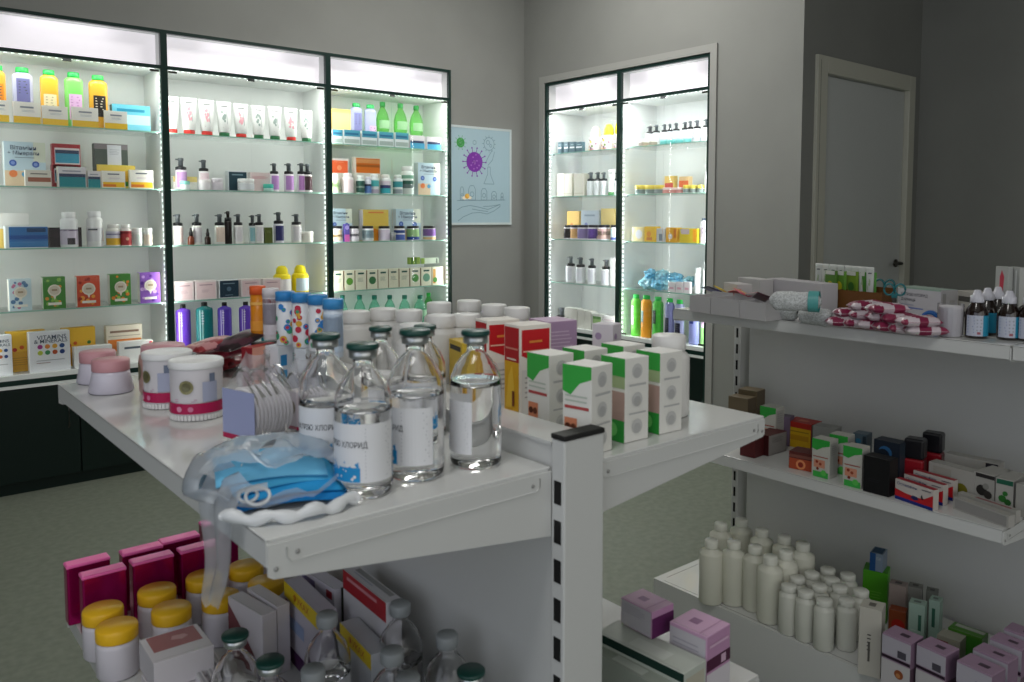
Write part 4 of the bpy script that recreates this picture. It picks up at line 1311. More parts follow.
protos = {}
for (px, py, turn, lv, desc) in (
        (325, 334, 20, .50, 'saline bottle between cotton pads and masks'),
        (362.5, 343.5, -4, .56, 'saline bottle standing closest to shelf edge'),
        (415, 329.5, -40, .56, 'saline bottle with fine print label showing'),
        (380.5, 327, 60, .52, 'saline bottle half hidden by its neighbours'),
        (433.5, 324.5, 5, .52, 'saline bottle tucked behind fine print one'),
        (475.5, 330.5, -88, .60, 'saline bottle nearest the red carton')):
    Hb = .182 if lv == .52 else .196
    sc_ = 1.045 if px == 415 else 1
    p = at(px, py, 2, L1 + Hb * sc_)
    p.x = min(p.x, .736)
    if 'inf%s' % lv not in protos:
        protos['inf%s' % lv] = build('saline_bottle', infusion(level=lv, H=Hb, D=.075 if Hb > .19 else .067), (p.x, p.y, L1 + .0006), 0, desc, 'bottle')
        o = protos['inf%s' % lv]
    else:
        o = copy_tree(protos['inf%s' % lv])
        o.location = (p.x, p.y, L1 + .0006)
    o.rotation_euler = (0, 0, FACE + R(turn))
    o.scale = (sc_,) * 3
    o['label'] = desc + ' on the top level'
    o['category'] = 'bottle'
    o['group'] = 'green-capped saline bottles on the gondola'

# same bottles on the level below: green-capped and grey-capped
gproto = None
for i, (px, py, cap, tn) in enumerate(((235, 631, 'g', 20), (270, 657, 'g', 10), (471, 667, 'g', -50), (327, 614, 'w', 0), (400, 603, 'w', 0), (447, 634, 'w', 0), (392, 650, 'w', 0), (313, 668, 'w', 0), (408, 676, 'w', 0))):
    p = at(px, py, 2, L0 + .2)
    if cap == 'g':
        o = copy_tree(protos['inf0.5'])
        o.location = (p.x, p.y, L0 + .0006)
    elif gproto is None:
        gproto = o = build('saline_bottle', infusion(level=.5, cap='grey'), (p.x, p.y, L0 + .0006), 0, '', 'bottle')
    else:
        o = copy_tree(gproto)
        o.location = (p.x, p.y, L0 + .0006)
    o.location.x = min(o.location.x, .735)
    o.rotation_euler = (0, 0, FACE + R(tn + (i * 67 if cap == 'w' else 0)))
    o['category'] = 'bottle'
    if cap == 'g':
        o['label'] = ['green-capped saline bottle in front of the white upright cartons, lower level', 'green-capped saline bottle beside the dark purple packet, lower level', 'green-capped saline bottle alone by the back panel, lower level'][i]
        o['group'] = 'green-capped saline bottles on the lower level'
    else:
        q_add(o, 'grey-capped clear bottle', PL, (p - EYE).length, 'aisle end', 'grey-capped bottles on the lower level')

# ---------------------------------------------------------------- top level, aisle side
for (px, py, desc) in ((110.5, 359, 'white pot with dusty pink lid, standing foremost'), (97.5, 351, 'white pot with dusty pink lid, just behind its twin')):
    stand(px, py, L1, L1 + .068, jar(.072, .068, '#d3cedb', '#cc959c', lidh=.34, taper=1.2, lidr=1.0), desc, PT, 'cream_pot', 'pot')
# transparent cotton bud tubs


def bud_tub(w, h):
    r = w / 2
    b = MB()
    pp = mat('milky_clear_tub', '#dcd8dc', rough=.25, spec=.5, sss=0)
    b.lathe([(r * .90, 0), (r * .93, .003), (r * .96, h * .86), (r * .97, h * .88)], pp, seg=40)
    c = MB()
    wl = plastic('#e6e6e6', .3)
    c.lathe([(r * .99, h * .875), (r, h * .89), (r, h * .985), (r * .96, h), (r * .9, h * .992), (0, h * .992)], wl, seg=40)
    l = MB()
    rr = r * .95
    F = wrap(rr, 1, .0012)
    rectn(l, F, -rr * 1.4, rr * 1.4, h * .12, h * .30, paper('#b0124f'), 20)
    F2 = wrap(rr, 1, .0018)
    l.disc(F2, -rr * .25, h * .58, r * .26, mat('dull_gold_print', '#8f8a62', rough=.35, metal=.4), 20)
    l.disc(wrap(rr, 1, .0022), -rr * .25, h * .58, r * .17, mat('dark_gold_print', '#6f6c4e', rough=.35, metal=.3), 16)
    rectn(l, F, rr * .35, rr * .95, h * .32, h * .66, paper('#a9aec6'), 8)
    rectn(l, F2, rr * .62, rr * .85, h * .66, h * .80, paper('#6f7a90'), 4)
    l.lines(F2, -rr * .75, rr * .2, h * .37, 2, h * .03, h * .012, paper('#c49ab0'))
    l.disc(F2, -rr * .55, h * .205, h * .05, paper('#d990ac'), 10)
    l.disc(F2, -rr * .1, h * .205, h * .045, paper('#d07a9c'), 10)
    beads = MB()
    n = 44
    cot = mat('cotton_wool', '#e9e7e6', rough=.9)
    for i in range(n):
        a_ = 2 * math.pi * i / n
        beads.box(-.0022, .0022, -.0022, .0022, .001, h * .095, cot, M=Matrix.Translation((r * .955 * math.cos(a_), r * .955 * math.sin(a_), 0)) @ Matrix.Rotation(a_, 4, 'Z'))
    return [('tub', b, None, ()), ('lid', c, None, ()), ('label', l, None, ()), ('cotton_tips', beads, 'row of white bud tips at the tub base', ())]


stand(196, 359, L1, L1 + .104, bud_tub(.094, .104), 'tub of cotton buds, its gold disc facing forward', PT, 'cotton_bud_tub', 'cotton buds', rz=FACE + R(14))
stand(167, 351, L1, L1 + .104, bud_tub(.090, .104), 'tub of cotton buds behind the first, disc turned sideways', PT, 'cotton_bud_tub', 'cotton buds', rz=FACE + R(-20))
stand(163, 344.5, L1, L1 + .098, jar(.094, .098, '#b58f86', '#cb949b', lidh=.2, lidr=.9, decos=(('c', .1, .6, .16, '#6d6a4a'),)), 'peach pot with pink lid behind the cotton bud tubs', PT, 'cream_pot', 'pot', rz=FACE)

# bags of cotton pads


def pad_bag(n_pads, face_col, ln=.1, d=.058, gold=False):
    """round pads standing in a row inside clear film, the printed end towards local -x"""
    b = MB()
    cot = mat('cotton_pads', '#dcd9d9', rough=.9, bump=.2, nscale=90)
    r = d / 2
    th = ln / n_pads
    for i in range(n_pads):
        x = -ln / 2 + th * (i + .5)
        M_ = Matrix.Translation((x, 0, r + .002)) @ Matrix.Rotation(R(90), 4, 'Y')
        b.lathe([(r * .9, -th * .46), (r, -th * .28), (r, th * .28), (r * .9, th * .46)], cot, seg=20, M=M_)
    w = MB()
    fl = film('clear_crinkled_film', '#f2f2f6', diff=.34, rough=.18, gloss=.9)
    # wrapper: boxy sleeve gathered into a crest
    nx, nt = 14, 20
    rnd = random.Random(3)
    vs, fs = [], []
    for i in range(nx + 1):
        x = (-.5 + i / nx) * (ln + .008)
        for k in range(nt):
            a_ = 2 * math.pi * k / nt
            rr = r * 1.08 * (1 + .05 * rnd.uniform(-1, 1))
            y, z = rr * math.cos(a_), rr * math.sin(a_)
            y = max(-r * 1.0, min(r * 1.0, y * 1.15))
            z = max(-r * 1.0, z * 1.15)
            if math.sin(a_) > .6:
                z += .010 * rnd.random() + .012 * (math.sin(a_) - .6) / .4
                y *= .6
            vs.append((x, y, z + r + .002))
    for i in range(nx):
        for k in range(nt):
            k2 = (k + 1) % nt
            fs.append((i * nt + k, (i + 1) * nt + k, (i + 1) * nt + k2, i * nt + k2))
    w.add(vs, fs, film('clear_smooth_film', '#f2f2f6', diff=.12, rough=.18, gloss=.9))
    p = MB()
    F = lambda u, v: (-ln / 2 - .0052, -u, v)
    p.rect(F, -r * .98, r * .98, .004, d * .98, paper(face_col))
    F = lambda u, v: (-ln / 2 - .0056, -u, v)
    p.rect(F, -r * .98, r * .98, .004, d * .14, paper('#b5184f'))
    if gold:
        p.disc(F, 0, d * .6, r * .4, paper('#6f6340'))
    t = MB()
    # torn plume of clear film above the pads
    vs, fs = [], []
    nu, nv = 12, 8
    for j in range(nv + 1):
        for i in range(nu + 1):
            u, v = i / nu, j / nv
            vs.append(((u - .5) * ln * (1.05 - .45 * v), (.5 - v) * .012 + .007 * math.sin(u * 17 + v * 5) + .016 * v * math.cos(u * 6), d * 1.02 + v * .055 + .006 * math.sin(u * 11 + 2)))
    for j in range(nv):
        for i in range(nu):
            fs.append((j * (nu + 1) + i, j * (nu + 1) + i + 1, (j + 1) * (nu + 1) + i + 1, (j + 1) * (nu + 1) + i))
    t.add(vs, fs, fl, True)
    return [('cotton_pads', b, None, [])] + [('film_wrapper', w, None, [('torn_film_top', t, 'loose crumpled clear film')]), ('printed_end', p, None, ())]


def place_dir(parts, A, B, z, zref, desc, place, name, cat, key=None):
    """thing whose local x axis runs from photo point A to B at height zref"""
    a, c = at(A[0], A[1], 2, zref), at(B[0], B[1], 2, zref)
    u = (c - a)
    ce = (a + c) / 2
    o = build(name, parts, (ce.x, ce.y, z + .0006), math.atan2(u.y, u.x), desc, cat)
    q_add(o, desc, place, (ce - EYE).length if key is None else key, 'aisle end')
    return o


o = place_dir(pad_bag(10, '#9fa6cc', ln=.070, d=.086), (236, 446), (283, 429), L1, L1 + .001, 'film-wrapped row of cotton pads with lavender end', PT, 'cotton_pad_pack', 'cotton pads')
o.rotation_euler = (0, 0, R(14))
o = place_dir(pad_bag(7, '#d9d2da', ln=.05, d=.068, gold=True), (292, 430), (318, 424), L1, L1 + .001, 'film-wrapped cotton pads with gold disc, behind saline bottle', PT, 'cotton_pad_pack', 'cotton pads')
o.rotation_euler = (0, 0, R(14))


# pouches and sachets
def pouch(w, d, h, cols, seed=1, foil=True):
    """soft flat pillow pouch with crimped ends, printed in diagonal bands"""
    rnd = random.Random(seed)
    b = MB()
    nx, ny = 14, 9
    ms = [mat('glossy_pouch_film', c, rough=.28, spec=.6) for c in cols]
    top, bot = {}, {}
    vs = []
    for j in range(ny + 1):
        for i in range(nx + 1):
            u, v = i / nx, j / ny
            puff = (math.sin(math.pi * u) ** .33) * (math.sin(math.pi * v) ** .33) if 0 < i < nx and 0 < j < ny else 0
            k = puff * (1 + .25 * noise.noise(Vector((u * 4 + seed, v * 4, seed))))
            top[i, j] = len(vs); vs.append(((u - .5) * w, (v - .5) * d, h * .5 + h * .5 * k + .0008))
            bot[i, j] = len(vs); vs.append(((u - .5) * w, (v - .5) * d, h * .5 - h * .45 * puff))
    base = len(b.v)
    for j in range(ny):
        for i in range(nx):
            g = int(((i + .8 * j) / nx) * (3.6 if w > .09 else 2) + seed * .7) % len(ms) if len(ms) > 1 else 0
            b.add([], [], ms[g])
            for idx, fl_ in ((top, False), (bot, True)):
                f = (idx[i, j], idx[i + 1, j], idx[i + 1, j + 1], idx[i, j + 1])
                b.f.append(f[::-1] if fl_ else f); b.mi.append(b.mats.index(ms[g])); b.sm.append(True)
    for j in range(ny):
        for i_ in (0, nx):
            f = (top[i_, j], top[i_, j + 1], bot[i_, j + 1], bot[i_, j])
            b.f.append(f); b.mi.append(0); b.sm.append(False)
    for i in range(nx):
        for j_ in (0, ny):
            f = (top[i, j_], bot[i, j_], bot[i + 1, j_], top[i + 1, j_])
            b.f.append(f); b.mi.append(0); b.sm.append(False)
    b.v = [tuple(v) for v in vs]
    return b


def lay(me, px, py, z, rz, tilt, desc, place, name, cat, label=None, key=None, roll=0):
    p = at(px, py, 2, z)
    o = build(name, [(None, me, None, ())], (p.x, p.y, z), 0, desc, cat)
    o.rotation_euler = (R(tilt), R(roll), R(rz))
    q_add(o, desc, place, (p - EYE).length if key is None else key, 'aisle end')
    return o


for i, (px, py, z, rz, w, cols, nm, rl, hh) in enumerate((
        (214, 372, 1.0, 25, .13, ('#8c1a26', '#a6333b'), 'crimson pouch at the pile base', 0, .034),
        (228, 368, 1.0, 40, .12, ('#8a1f2c', '#c9bfc0', '#6b1822'), 'crimson and white pouch low in pile', 0, .034),
        (226, 357, 1.036, 15, .12, ('#7f1430', '#9a2440'), 'plum red pouch mid pile', -6, .026),
        (214, 349, 1.064, 10, .11, ('#c98f92', '#9a3038'), 'pink and red pouch on the pile', -8, .022),
        (240, 345, 1.072, 18, .12, ('#2e2024', '#54303e'), 'blackish brown pouch topping the pile', -14, .022))):
    lay(pouch(w, .08, hh, cols, i + 2), px, py, z + .0006, rz, 0, nm + ' behind the bud tubs', PT, 'wipes_pouch', 'pouch', roll=rl)

# effervescent tablet tubes standing on display cartons
tier = L1 + .092


def tablet_tube(body, cap, h=.112, r=.0165, dots=True, cols=('#c0304a', '#2f7fc8', '#d8a838', '#3f9a72'), seed=1, stripe=None, caph=.17):
    b = MB()
    b.lathe([(r * .96, 0), (r, .002), (r, h * (1 - caph))], plastic(body, .3), seg=24)
    c = MB()
    c.lathe([(r * 1.08, h * (1 - caph)), (r * 1.08, h * .985), (r, h), (0, h)], plastic(cap, .35), seg=24)
    l = MB()
    F = wrap(r, 1, .0008)
    rnd = random.Random(seed)
    if dots:
        for i in range(13):
            cc = rnd.choice(cols)
            u, v, q = rnd.uniform(-1.3, 1.3) * r, h * (.06 + .72 * (i / 13)), rnd.uniform(.0045, .008)
            l.disc(F, u, v, q, paper(cc), 14)
            if rnd.random() < .5:
                l.disc(wrap(r, 1, .0012), u, v, q * .5, paper(rnd.choice(cols)), 10)
    if stripe:
        for (v0, v1, cc) in stripe:
            rectn(l, F, -r * 1.4, r * 1.4, h * v0, h * v1, paper(cc))
    if not l.v:
        rectn(l, F, -r, r, h * .3, h * .5, paper(cap))
    return [('tube_body', b, None, ()), ('cap', c, None, ()), ('label', l, None, ())]


TUB = [(257.5, 286, '#d8861c', '#e8622a', False, ((.1, .3, '#eda13c'), (.62, .68, '#f0b65c')), 'orange tablet tube', 0),
       (270.5, 288.5, '#dcd9dc', '#d8d4d8', False, ((.1, .9, '#d3cfd6'), (.72, .8, '#a02a3e'), (.3, .7, '#b9b4c0')), 'greyish white tablet tube', 0),
       (285, 291.5, '#dfe1e6', '#2f86c8', True, None, 'white dotted tablet tube with blue cap', 1),
       (301, 293, '#dfe1e6', '#2f86c8', True, None, 'white dotted tablet tube with blue cap', 2),
       (317.5, 295, '#dfe1e6', '#2f86c8', True, None, 'white dotted tablet tube with blue cap', 3),
       (333, 299, '#cfdbe8', '#3a8fcc', False, ((.2, .7, '#b5c9dd'), (.1, .75, '#bfd0e2')), 'pale blue tablet tube with blue cap', 0)]
for (px, py, bc, cc, dots, st, nm, sd) in TUB:
    big = 1.12 if dots or sd == 0 and 'pale' in nm else 1
    stand(px, py, tier, tier + .112, tablet_tube(bc, cc, dots=dots, stripe=st, seed=sd * 7 + 2, r=.0165 * big), nm, PT, 'tablet_tube', 'tablet tube', rz=FACE)
# the cartons and tubes carrying them
edge_box((252, 348), (279, 343), tier, L1, .03, 'tall dark red display carton under orange tube', PT, name='display_carton', col='#a82630', side='#8c1f2a', front=(('r', 0, .5, 0, 1, '#d99a86'), ('r', .1, .4, .2, .7, '#c86a4a')))
edge_box((278, 347), (306, 342), tier, L1, .05, 'white display carton with blue marks under tubes', PT, name='display_carton', col='#d9dde4', front=(('r', .08, .3, .55, .8, '#2f86c0'), ('r', .08, .3, .2, .45, '#4f9ac8'), ('l', .5, .9, .8, 5, '#5f9a90')))
edge_box((306, 349), (326, 344.5), tier, L1, .03, 'pale grey display carton under blue tube', PT, name='display_carton', col='#cfd5dc', front=(('l', .1, .9, .8, 5, '#9aa9b8'),))

# ---------------------------------------------------------------- bag of face masks, with its rim folded open
fb = film('milky_polythene_bag', '#f2f5f9', diff=.48, rough=.22, gloss=.9)
c0 = at(268, 485, 2, L1 + .01)
bag = root('mask_bag', (c0.x, c0.y, L1 + .0008), 0, 'crumpled clear bag with light blue face masks inside, mouth open', 'plastic bag')
b = MB()
nu, nv = 40, 22
vs, fs = [], []
for j in range(nv + 1):
    v = j / nv
    for i in range(nu):
        a_ = 2 * math.pi * i / nu
        rr = .008 + .086 * math.sin(min(1, v * 1.15) * math.pi / 2) if v < .87 else .094 - .03 * (v - .87) / .13
        ex, ey = 1.10, .98
        x, y = rr * ex * math.cos(a_), rr * ey * math.sin(a_)
        z = .060 * (1 - v ** 2.6)
        n_ = noise.noise(Vector((x * 26, y * 26, v * 2))) * .011 + abs(noise.noise(Vector((x * 60, y * 60, 3)))) * .005
        vs.append((x + n_ * .6, y + n_ * .5, max(.0015, z + n_ * (1.2 if v < .95 else .1))))
for j in range(nv):
    for i in range(nu):
        i2 = (i + 1) % nu
        # leave the mouth of the bag open towards the shelf corner
        am = 2 * math.pi * (i + .5) / nu
        vm = (j + .5) / nv
        if .42 < vm < .80 and math.radians(208) < am < math.radians(318):
            continue
        fs.append((j * nu + i, (j + 1) * nu + i, (j + 1) * nu + i2, j * nu + i2))
b.add(vs, fs, fb, True)
ob = child('bag_film', b, bag)
rimm = mat('white_bag_rim', '#d5d8da', rough=.35, spec=.5)
b = MB()
pts = []
for i in range(26):
    a_ = math.radians(226 + 84 * i / 25)
    pts.append((.118 * math.cos(a_) + .012, .118 * math.sin(a_) - .004, .008 + .003 * math.sin(i * .9)))
b.tube(pts, [.005 + .004 * abs(math.sin(i * .7)) for i in range(26)], rimm, seg=8)
child('bag_rim', b, bag, 'thick white folded bag rim')
b = MB()
for (cx, cy, rr) in ((-.028, -.088, .014), (-.038, -.080, .011)):
    b.tube([(cx + rr * math.cos(t * math.pi / 9), cy + rr * .5 * math.sin(t * math.pi / 9), .026 + rr * math.sin(t * math.pi / 9) * .6) for t in range(18)], .0022, rimm, seg=6, closed=True)
child('drawstring_loop', b, bag, 'curled white plastic loop')
bag.rotation_euler = (0, 0, R(-12))
# loose flap of the bag hanging past the shelf edge
b = MB()
vs, fs = [], []
for j in range(13):
    for i in range(11):
        u, v = i / 10, j / 12
        x = -.045 - .115 * v + .006 * math.sin(u * 9 + v * 4)
        y = (u - .5) * (.13 - .085 * v) + .010 * math.sin(v * 7) - .045
        xl = c0.x + x
        z = .040 - .030 * v + .006 * math.sin(u * 14 + v * 3)
        if xl < .346:
            z = .012 - (.346 - xl) * 1.35 + .004 * math.sin(u * 14)
            x = (.342 - c0.x) - (.346 - xl) * .12 + .004 * math.sin(u * 12) - .004
        vs.append((x, y, z))
for j in range(12):
    for i in range(10):
        fs.append((j * 11 + i, j * 11 + i + 1, (j + 1) * 11 + i + 1, (j + 1) * 11 + i))
b.add(vs, fs, fb, True)
fo = child('bag_flap', b, bag, 'loose clear flap drooping over the shelf edge')
fo.rotation_euler = (0, 0, R(12))   # undo the bag's own turn so that the flap follows the shelf edge


def face_mask(col):
    b = MB()
    m_ = mat('nonwoven_mask_cloth', col, rough=.8, spec=.2, bump=.1, nscale=200)
    n = 9
    vs, fs = [], []
    W_, D_ = .135, .12
    for j in range(n + 1):
        y = (j / n - .5) * D_
        zf = .0022 * (j % 3) + .009 * math.sin(math.pi * j / n)
        for i in range(9):
            x = (i / 8 - .5) * W_
            vs.append((x, y, zf + .006 * math.sin(math.pi * i / 8)))
    k = len(vs)
    vs += [(x, y, z - .0016) for x, y, z in vs]
    for j in range(n):
        for i in range(8):
            f = (j * 9 + i, j * 9 + i + 1, (j + 1) * 9 + i + 1, (j + 1) * 9 + i)
            fs.append(f)
            fs.append(tuple(q + k for q in f)[::-1])
    for i in range(8):
        fs.append((i, k + i, k + i + 1, i + 1))
        q = n * 9
        fs.append((q + i + 1, q + k + i + 1, q + k + i, q + i))
    for j in range(n):
        fs.append((j * 9, (j + 1) * 9, k + (j + 1) * 9, k + j * 9))
        fs.append(((j + 1) * 9 + 8, j * 9 + 8, k + j * 9 + 8, k + (j + 1) * 9 + 8))
    b.add(vs, fs, m_, True)
    l = MB()
    for s in (-1, 1):
        l.tube([(s * (W_ / 2 - .012), -.034, .004), (s * (W_ / 2 - .03), -.03, .010), (s * (W_ / 2 - .038), 0, .0145), (s * (W_ / 2 - .03), .03, .010), (s * (W_ / 2 - .012), .034, .004)], .0012, mat('white_elastic', '#e3e6e8', rough=.7), seg=6)
    return [('mask_cloth', b, None, ()), ('ear_loop', l, None, ())]


for i, (col, nm, dz, rz, dx, dy_) in enumerate((('#1d7fc4', 'deeper blue face mask lowest in the open bag', .004, -8, .012, -.022), ('#2a93cf', 'mid blue face mask second from the bag base', .0125, -2, .008, -.014), ('#4aa9d6', 'light blue face mask third in the bag', .021, 4, .002, .002), ('#6fb9dd', 'pale blue face mask uppermost in the bag', .0295, -5, -.004, .012))):
    o = build('face_mask', face_mask(col), (c0.x + dx + .01, c0.y + dy_, L1 + dz), R(rz - 12), nm, 'face mask', 'blue face masks in the clear bag')
    o['label'] = nm

# ---------------------------------------------------------------- outer side of the double gondola: cartons and white bottles
FACEP = (('p', ((.0, 1.0), (1.0, 1.0), (1.0, .86), (.6, .80), (.28, .66), (0, .70)), '#3aa845'), ('r', .08, .92, .505, .54, '#b04a4a'), ('l', .1, .9, .66, 2, '#b9c2b6'), ('r', .08, .52, .08, .40, '#d98a66'), ('c', .2, .3, .10, '#5a3020'), ('c', .4, .3, .10, '#6b3a26'), ('c', .3, .15, .11, '#8a5038'), ('r', .56, .95, .0, .14, '#3fae48'), ('c', .76, .12, .14, '#5fc45a'))
SEALS = (('c', .5, .84, .22, '#c2c2c0'), ('c', .5, .82, .16, '#b3b3b2'), ('c', .5, .5, .22, '#c2c2c0'), ('c', .5, .48, .15, '#adadac'), ('c', .5, .18, .22, '#c2c2c0'), ('c', .5, .16, .15, '#b0b0af'), ('r', .15, .85, .665, .69, '#b5b5b5'), ('r', .15, .85, .33, .35, '#b5b5b5'))
GR = dict(col='#e1e0da', front=FACEP, right=SEALS)
zt = R1 + .140
for (A, B, desc, left_green) in (((528.6, 352), (549, 356), 'white and green family syrup carton beside the tall red-yellow carton', 0),
                                 ((568, 364), (591.6, 367.5), 'white and green family syrup carton right behind the black post cap', 0),
                                 ((604, 355), (625.3, 359), 'white and green family syrup carton, middle of the front row', 1),
                                 ((640.5, 350), (660.4, 353.5), 'white and green family syrup carton, last of front row before bottle', 1),
                                 ((565.5, 347.5), (584.5, 351), 'white and green family syrup carton, second row beside lilac carton', 0),
                                 ((603, 343), (623.5, 346.5), 'white and green family syrup carton, second row beside flowery carton', 0)):
    kw = dict(GR)
    if left_green:
        kw['front'] = (('r', 0, 1, .78, 1, '#3aa845'), ('r', 0, 1, .64, .78, '#a5b88a'), ('r', 0, 1, .26, .6, '#b89a90'), ('r', 0, 1, 0, .26, '#2f9a3c'), ('c', .5, .14, .22, '#6fce6a'))
    o = edge_box(A, B, zt, R1, .056, desc, PR, name='syrup_carton', w=.056, **kw)
RY = dict(col='#e9e4da', side='#ece6dc', front=(('r', .04, .96, .58, .97, '#b3121c'), ('r', .04, .96, 0, .58, '#e2ab1c'), ('r', .1, .9, .72, .74, '#d98a7a'), ('r', .2, .8, .60, .62, '#e8d8c8'), ('p', ((.15, .05), (.5, .05), (.7, .3), (.55, .55), (.3, .4)), '#f0c23a'), ('r', .55, .7, .08, .25, '#7a3c12')),
          right=(('p', ((.06, .95), (.94, .95), (.94, .66), (.5, .58), (.06, .66)), '#c4161f'), ('r', .1, .9, .70, .715, '#f0c8b0'), ('r', .3, .7, .8, .825, '#e08a3a'), ('r', .06, .94, .0, .5, '#dcd8d2'), ('l', .15, .85, .42, 5, '#a8a4a0')))
edge_box((502, 322.5), (519.7, 326), R1 + .168, R1, .072, 'tall red and yellow tonic carton with cream edges, foremost of two', PR, name='tonic_carton', w=.053, **RY)
edge_box((471, 317), (487, 321), R1 + .168, R1, .072, 'tall red and yellow tonic carton behind its twin', PR, name='tonic_carton', w=.053, **RY)
edge_box((529, 318), (548, 322), R1 + .145, R1, .075, 'pale lilac carton beside the red tonic carton', PR, name='lilac_carton', col='#b79ab8', side='#ab8fb0', right=(('l', .1, .9, .85, 5, '#c9b2ca'), ('r', 0, 1, 0, .25, '#5a2f56')), front=(('r', .05, .95, .05, .95, '#b59ab8'),))
edge_box((600, 324), (613, 325), R1 + .16, R1, .04, 'small flowery lilac carton between green cartons and lit cabinet', PR, name='flowery_carton', w=.045, col='#d3cdd4', front=(('c', .3, .85, .16, '#a48fae'), ('c', .7, .72, .18, '#b59cb8'), ('c', .4, .55, .2, '#9a86a6')), right=(('c', .3, .85, .16, '#a48fae'), ('c', .7, .7, .18, '#b59cb8'), ('c', .4, .5, .2, '#9a86a6'), ('c', .7, .35, .18, '#b59cb8')))
edge_box((449, 338), (462, 343), R1 + .105, R1, .06, 'low yellow carton with dark stripe', PR, col='#d8b73c', front=(('r', .1, .9, .8, .9, '#2f2a20'),), top=(('r', .1, .9, .6, .8, '#3a3424'),))
WB = pillbottle(.078, .150, '#dcdbd8', '#e2e1df', neck=.74, shoulder=.72)
wb0 = None
for (px, py) in ((669, 335), (356, 311), (383, 308.5), (409, 310), (439, 302.5), (469, 300.5), (494, 304.5), (517, 307.5), (466, 314), (441, 315), (415, 324)):
    p = at(px, py, 2, R1 + .150)
    if wb0 is None:
        wb0 = o = build('white_bottle', WB, (p.x, p.y, R1 + .0006), 0, '', 'bottle')
    else:
        o = copy_tree(wb0)
        o.location = (p.x, p.y, R1 + .0006)
    if (px, py) == (669, 335):
        o['label'] = 'blank white screw-cap bottle just behind the last syrup carton'
    else:
        q_add(o, 'blank white screw-cap bottle', 'far end of bottle gondola', -p.x, 'lilac carton', 'blank white bottles at the gondola end')

# lower level, outer side
edge_box((596, 631), (684, 674), R0 + .117, R0, .064, 'wide flat grey-green carton with dark lid edge', 'lower outer level', name='flat_carton', col='#b9bfb6', front=(('r', 0, 1, .86, .99, '#0e2f28'), ('r', 0, 1, .0, .8, '#a9b0a6')), right=(('r', .1, .9, .1, .9, '#b6b2a2'),), top=(('r', .35, .75, .15, .6, '#c6cbc4'),))
edge_box((588, 648), (664, 690), R0 + .095, R0, .030, 'grey-green carton with pale window beside the gondola post', 'lower outer level', name='flat_carton', col='#9aa298', top=(('r', .3, .7, .2, .8, '#b9c0b8'),), right=(('r', .0, 1, .1, .9, '#b8b3a6'),))
LC = dict(col='#c79fbe', front=(('r', .02, .97, .03, .96, '#c3bfc6'), ('l', .1, .8, .85, 5, '#a9a5b0')), side='#b98bb0', top=(('r', .28, .52, .35, .62, '#8a5f86'), ('r', .78, .80, .03, .97, '#a67a9e')))
edge_box((621, 597), (652, 612.5), R0 + .168, R0 + .118, .058, 'low lilac-topped carton lying on the flat carton', 'lower outer level', name='lilac_carton', right=(('r', 0, 1, 0, .75, '#5c2456'),), **LC)
LC2 = dict(LC)
edge_box((669.5, 621), (707, 637.5), R0 + .152, R0, .072, 'tall lilac-topped carton standing before the flat carton', 'lower outer level', name='lilac_carton', right=(('r', 0, 1, .0, .55, '#cfc9d0'), ('r', 0, 1, .58, .72, '#4a1638'), ('r', .6, .8, .6, .7, '#c9a8c0'), ('r', .1, .9, .85, .88, '#d5b2cc')), **LC)

# ---------------------------------------------------------------- lower level, aisle side
mg = mat('magenta_metallic_carton', '#b8146a', rough=.22, metal=.75, spec=.6)
mgt = mat('magenta_top_highlight', '#ff74bb', rough=.3, metal=.2)  # paler pink paints in the highlight on the box top and its bevel


def mag_tin():
    b = MB()
    w, d, h = .084, .034, .128
    b.box(-w / 2, w / 2, -d / 2, d / 2, 0, h, mg, r=.004)
    return b


def mag_top_highlight():
    b = MB()
    w, d, h = .084, .034, .128
    b.box(-w / 2 - .0006, w / 2 + .0006, -d / 2 - .0006, d / 2 + .0006, h - .007, h + .0012, mgt, r=.0035)
    return b


first = None
for i, (px, py, desc) in enumerate(((82, 578.7, 'second in the outermost pair'), (66.5, 568, 'outermost, at the shelf corner'), (132.7, 564.8, 'facing forward in the middle pair'), (122.6, 555.5, 'hindmost of the middle pair'), (180.8, 552.8, 'facing forward in the inner pair'), (162, 544, 'hindmost of the inner pair'), (203, 526, 'half hidden under the hanging bag'))):
    a = at(px, py, 2, L0 + .128)
    loc = (a.x + .042, a.y + .017, L0 + .0006)
    if first is None:
        first = o = build('magenta_box', [('carton_body', mag_tin(), None, ()), ('top_highlight', mag_top_highlight(), None, ())], loc, 0, '', 'box')
    else:
        o = copy_tree(first)
        o.location = loc
    o['label'] = 'metallic magenta box, ' + desc
    o['group'] = 'metallic magenta boxes on the lower level'
fj = None
YJ = jar(.074, .094, '#d9d4dc', '#f0bc22', lidh=.25, lidr=1.0)
for i, (px, py, desc) in enumerate(((116.7, 625, 'foremost at the shelf edge'), (102.8, 608, 'behind the foremost one'), (171.4, 607.5, 'directly behind the pink-topped carton'), (156.8, 589, 'in front of the middle magenta pair'), (220.7, 595, 'behind the white upright cartons'), (204, 575.5, 'in front of the inner magenta pair'), (266, 581, 'beneath the shelf bracket above'), (246, 565, 'half under the hanging bag'))):
    p = at(px, py, 2, L0 + .094)
    if fj is None:
        fj = o = build('yellow_lidded_jar', YJ, (p.x, p.y, L0 + .0006), 0, '', 'jar')
    else:
        o = copy_tree(fj)
        o.location = (p.x, p.y, L0 + .0006)
    o['label'] = 'white jar with yellow lid, ' + desc
    o['group'] = 'white jars with yellow lids on the lower level'
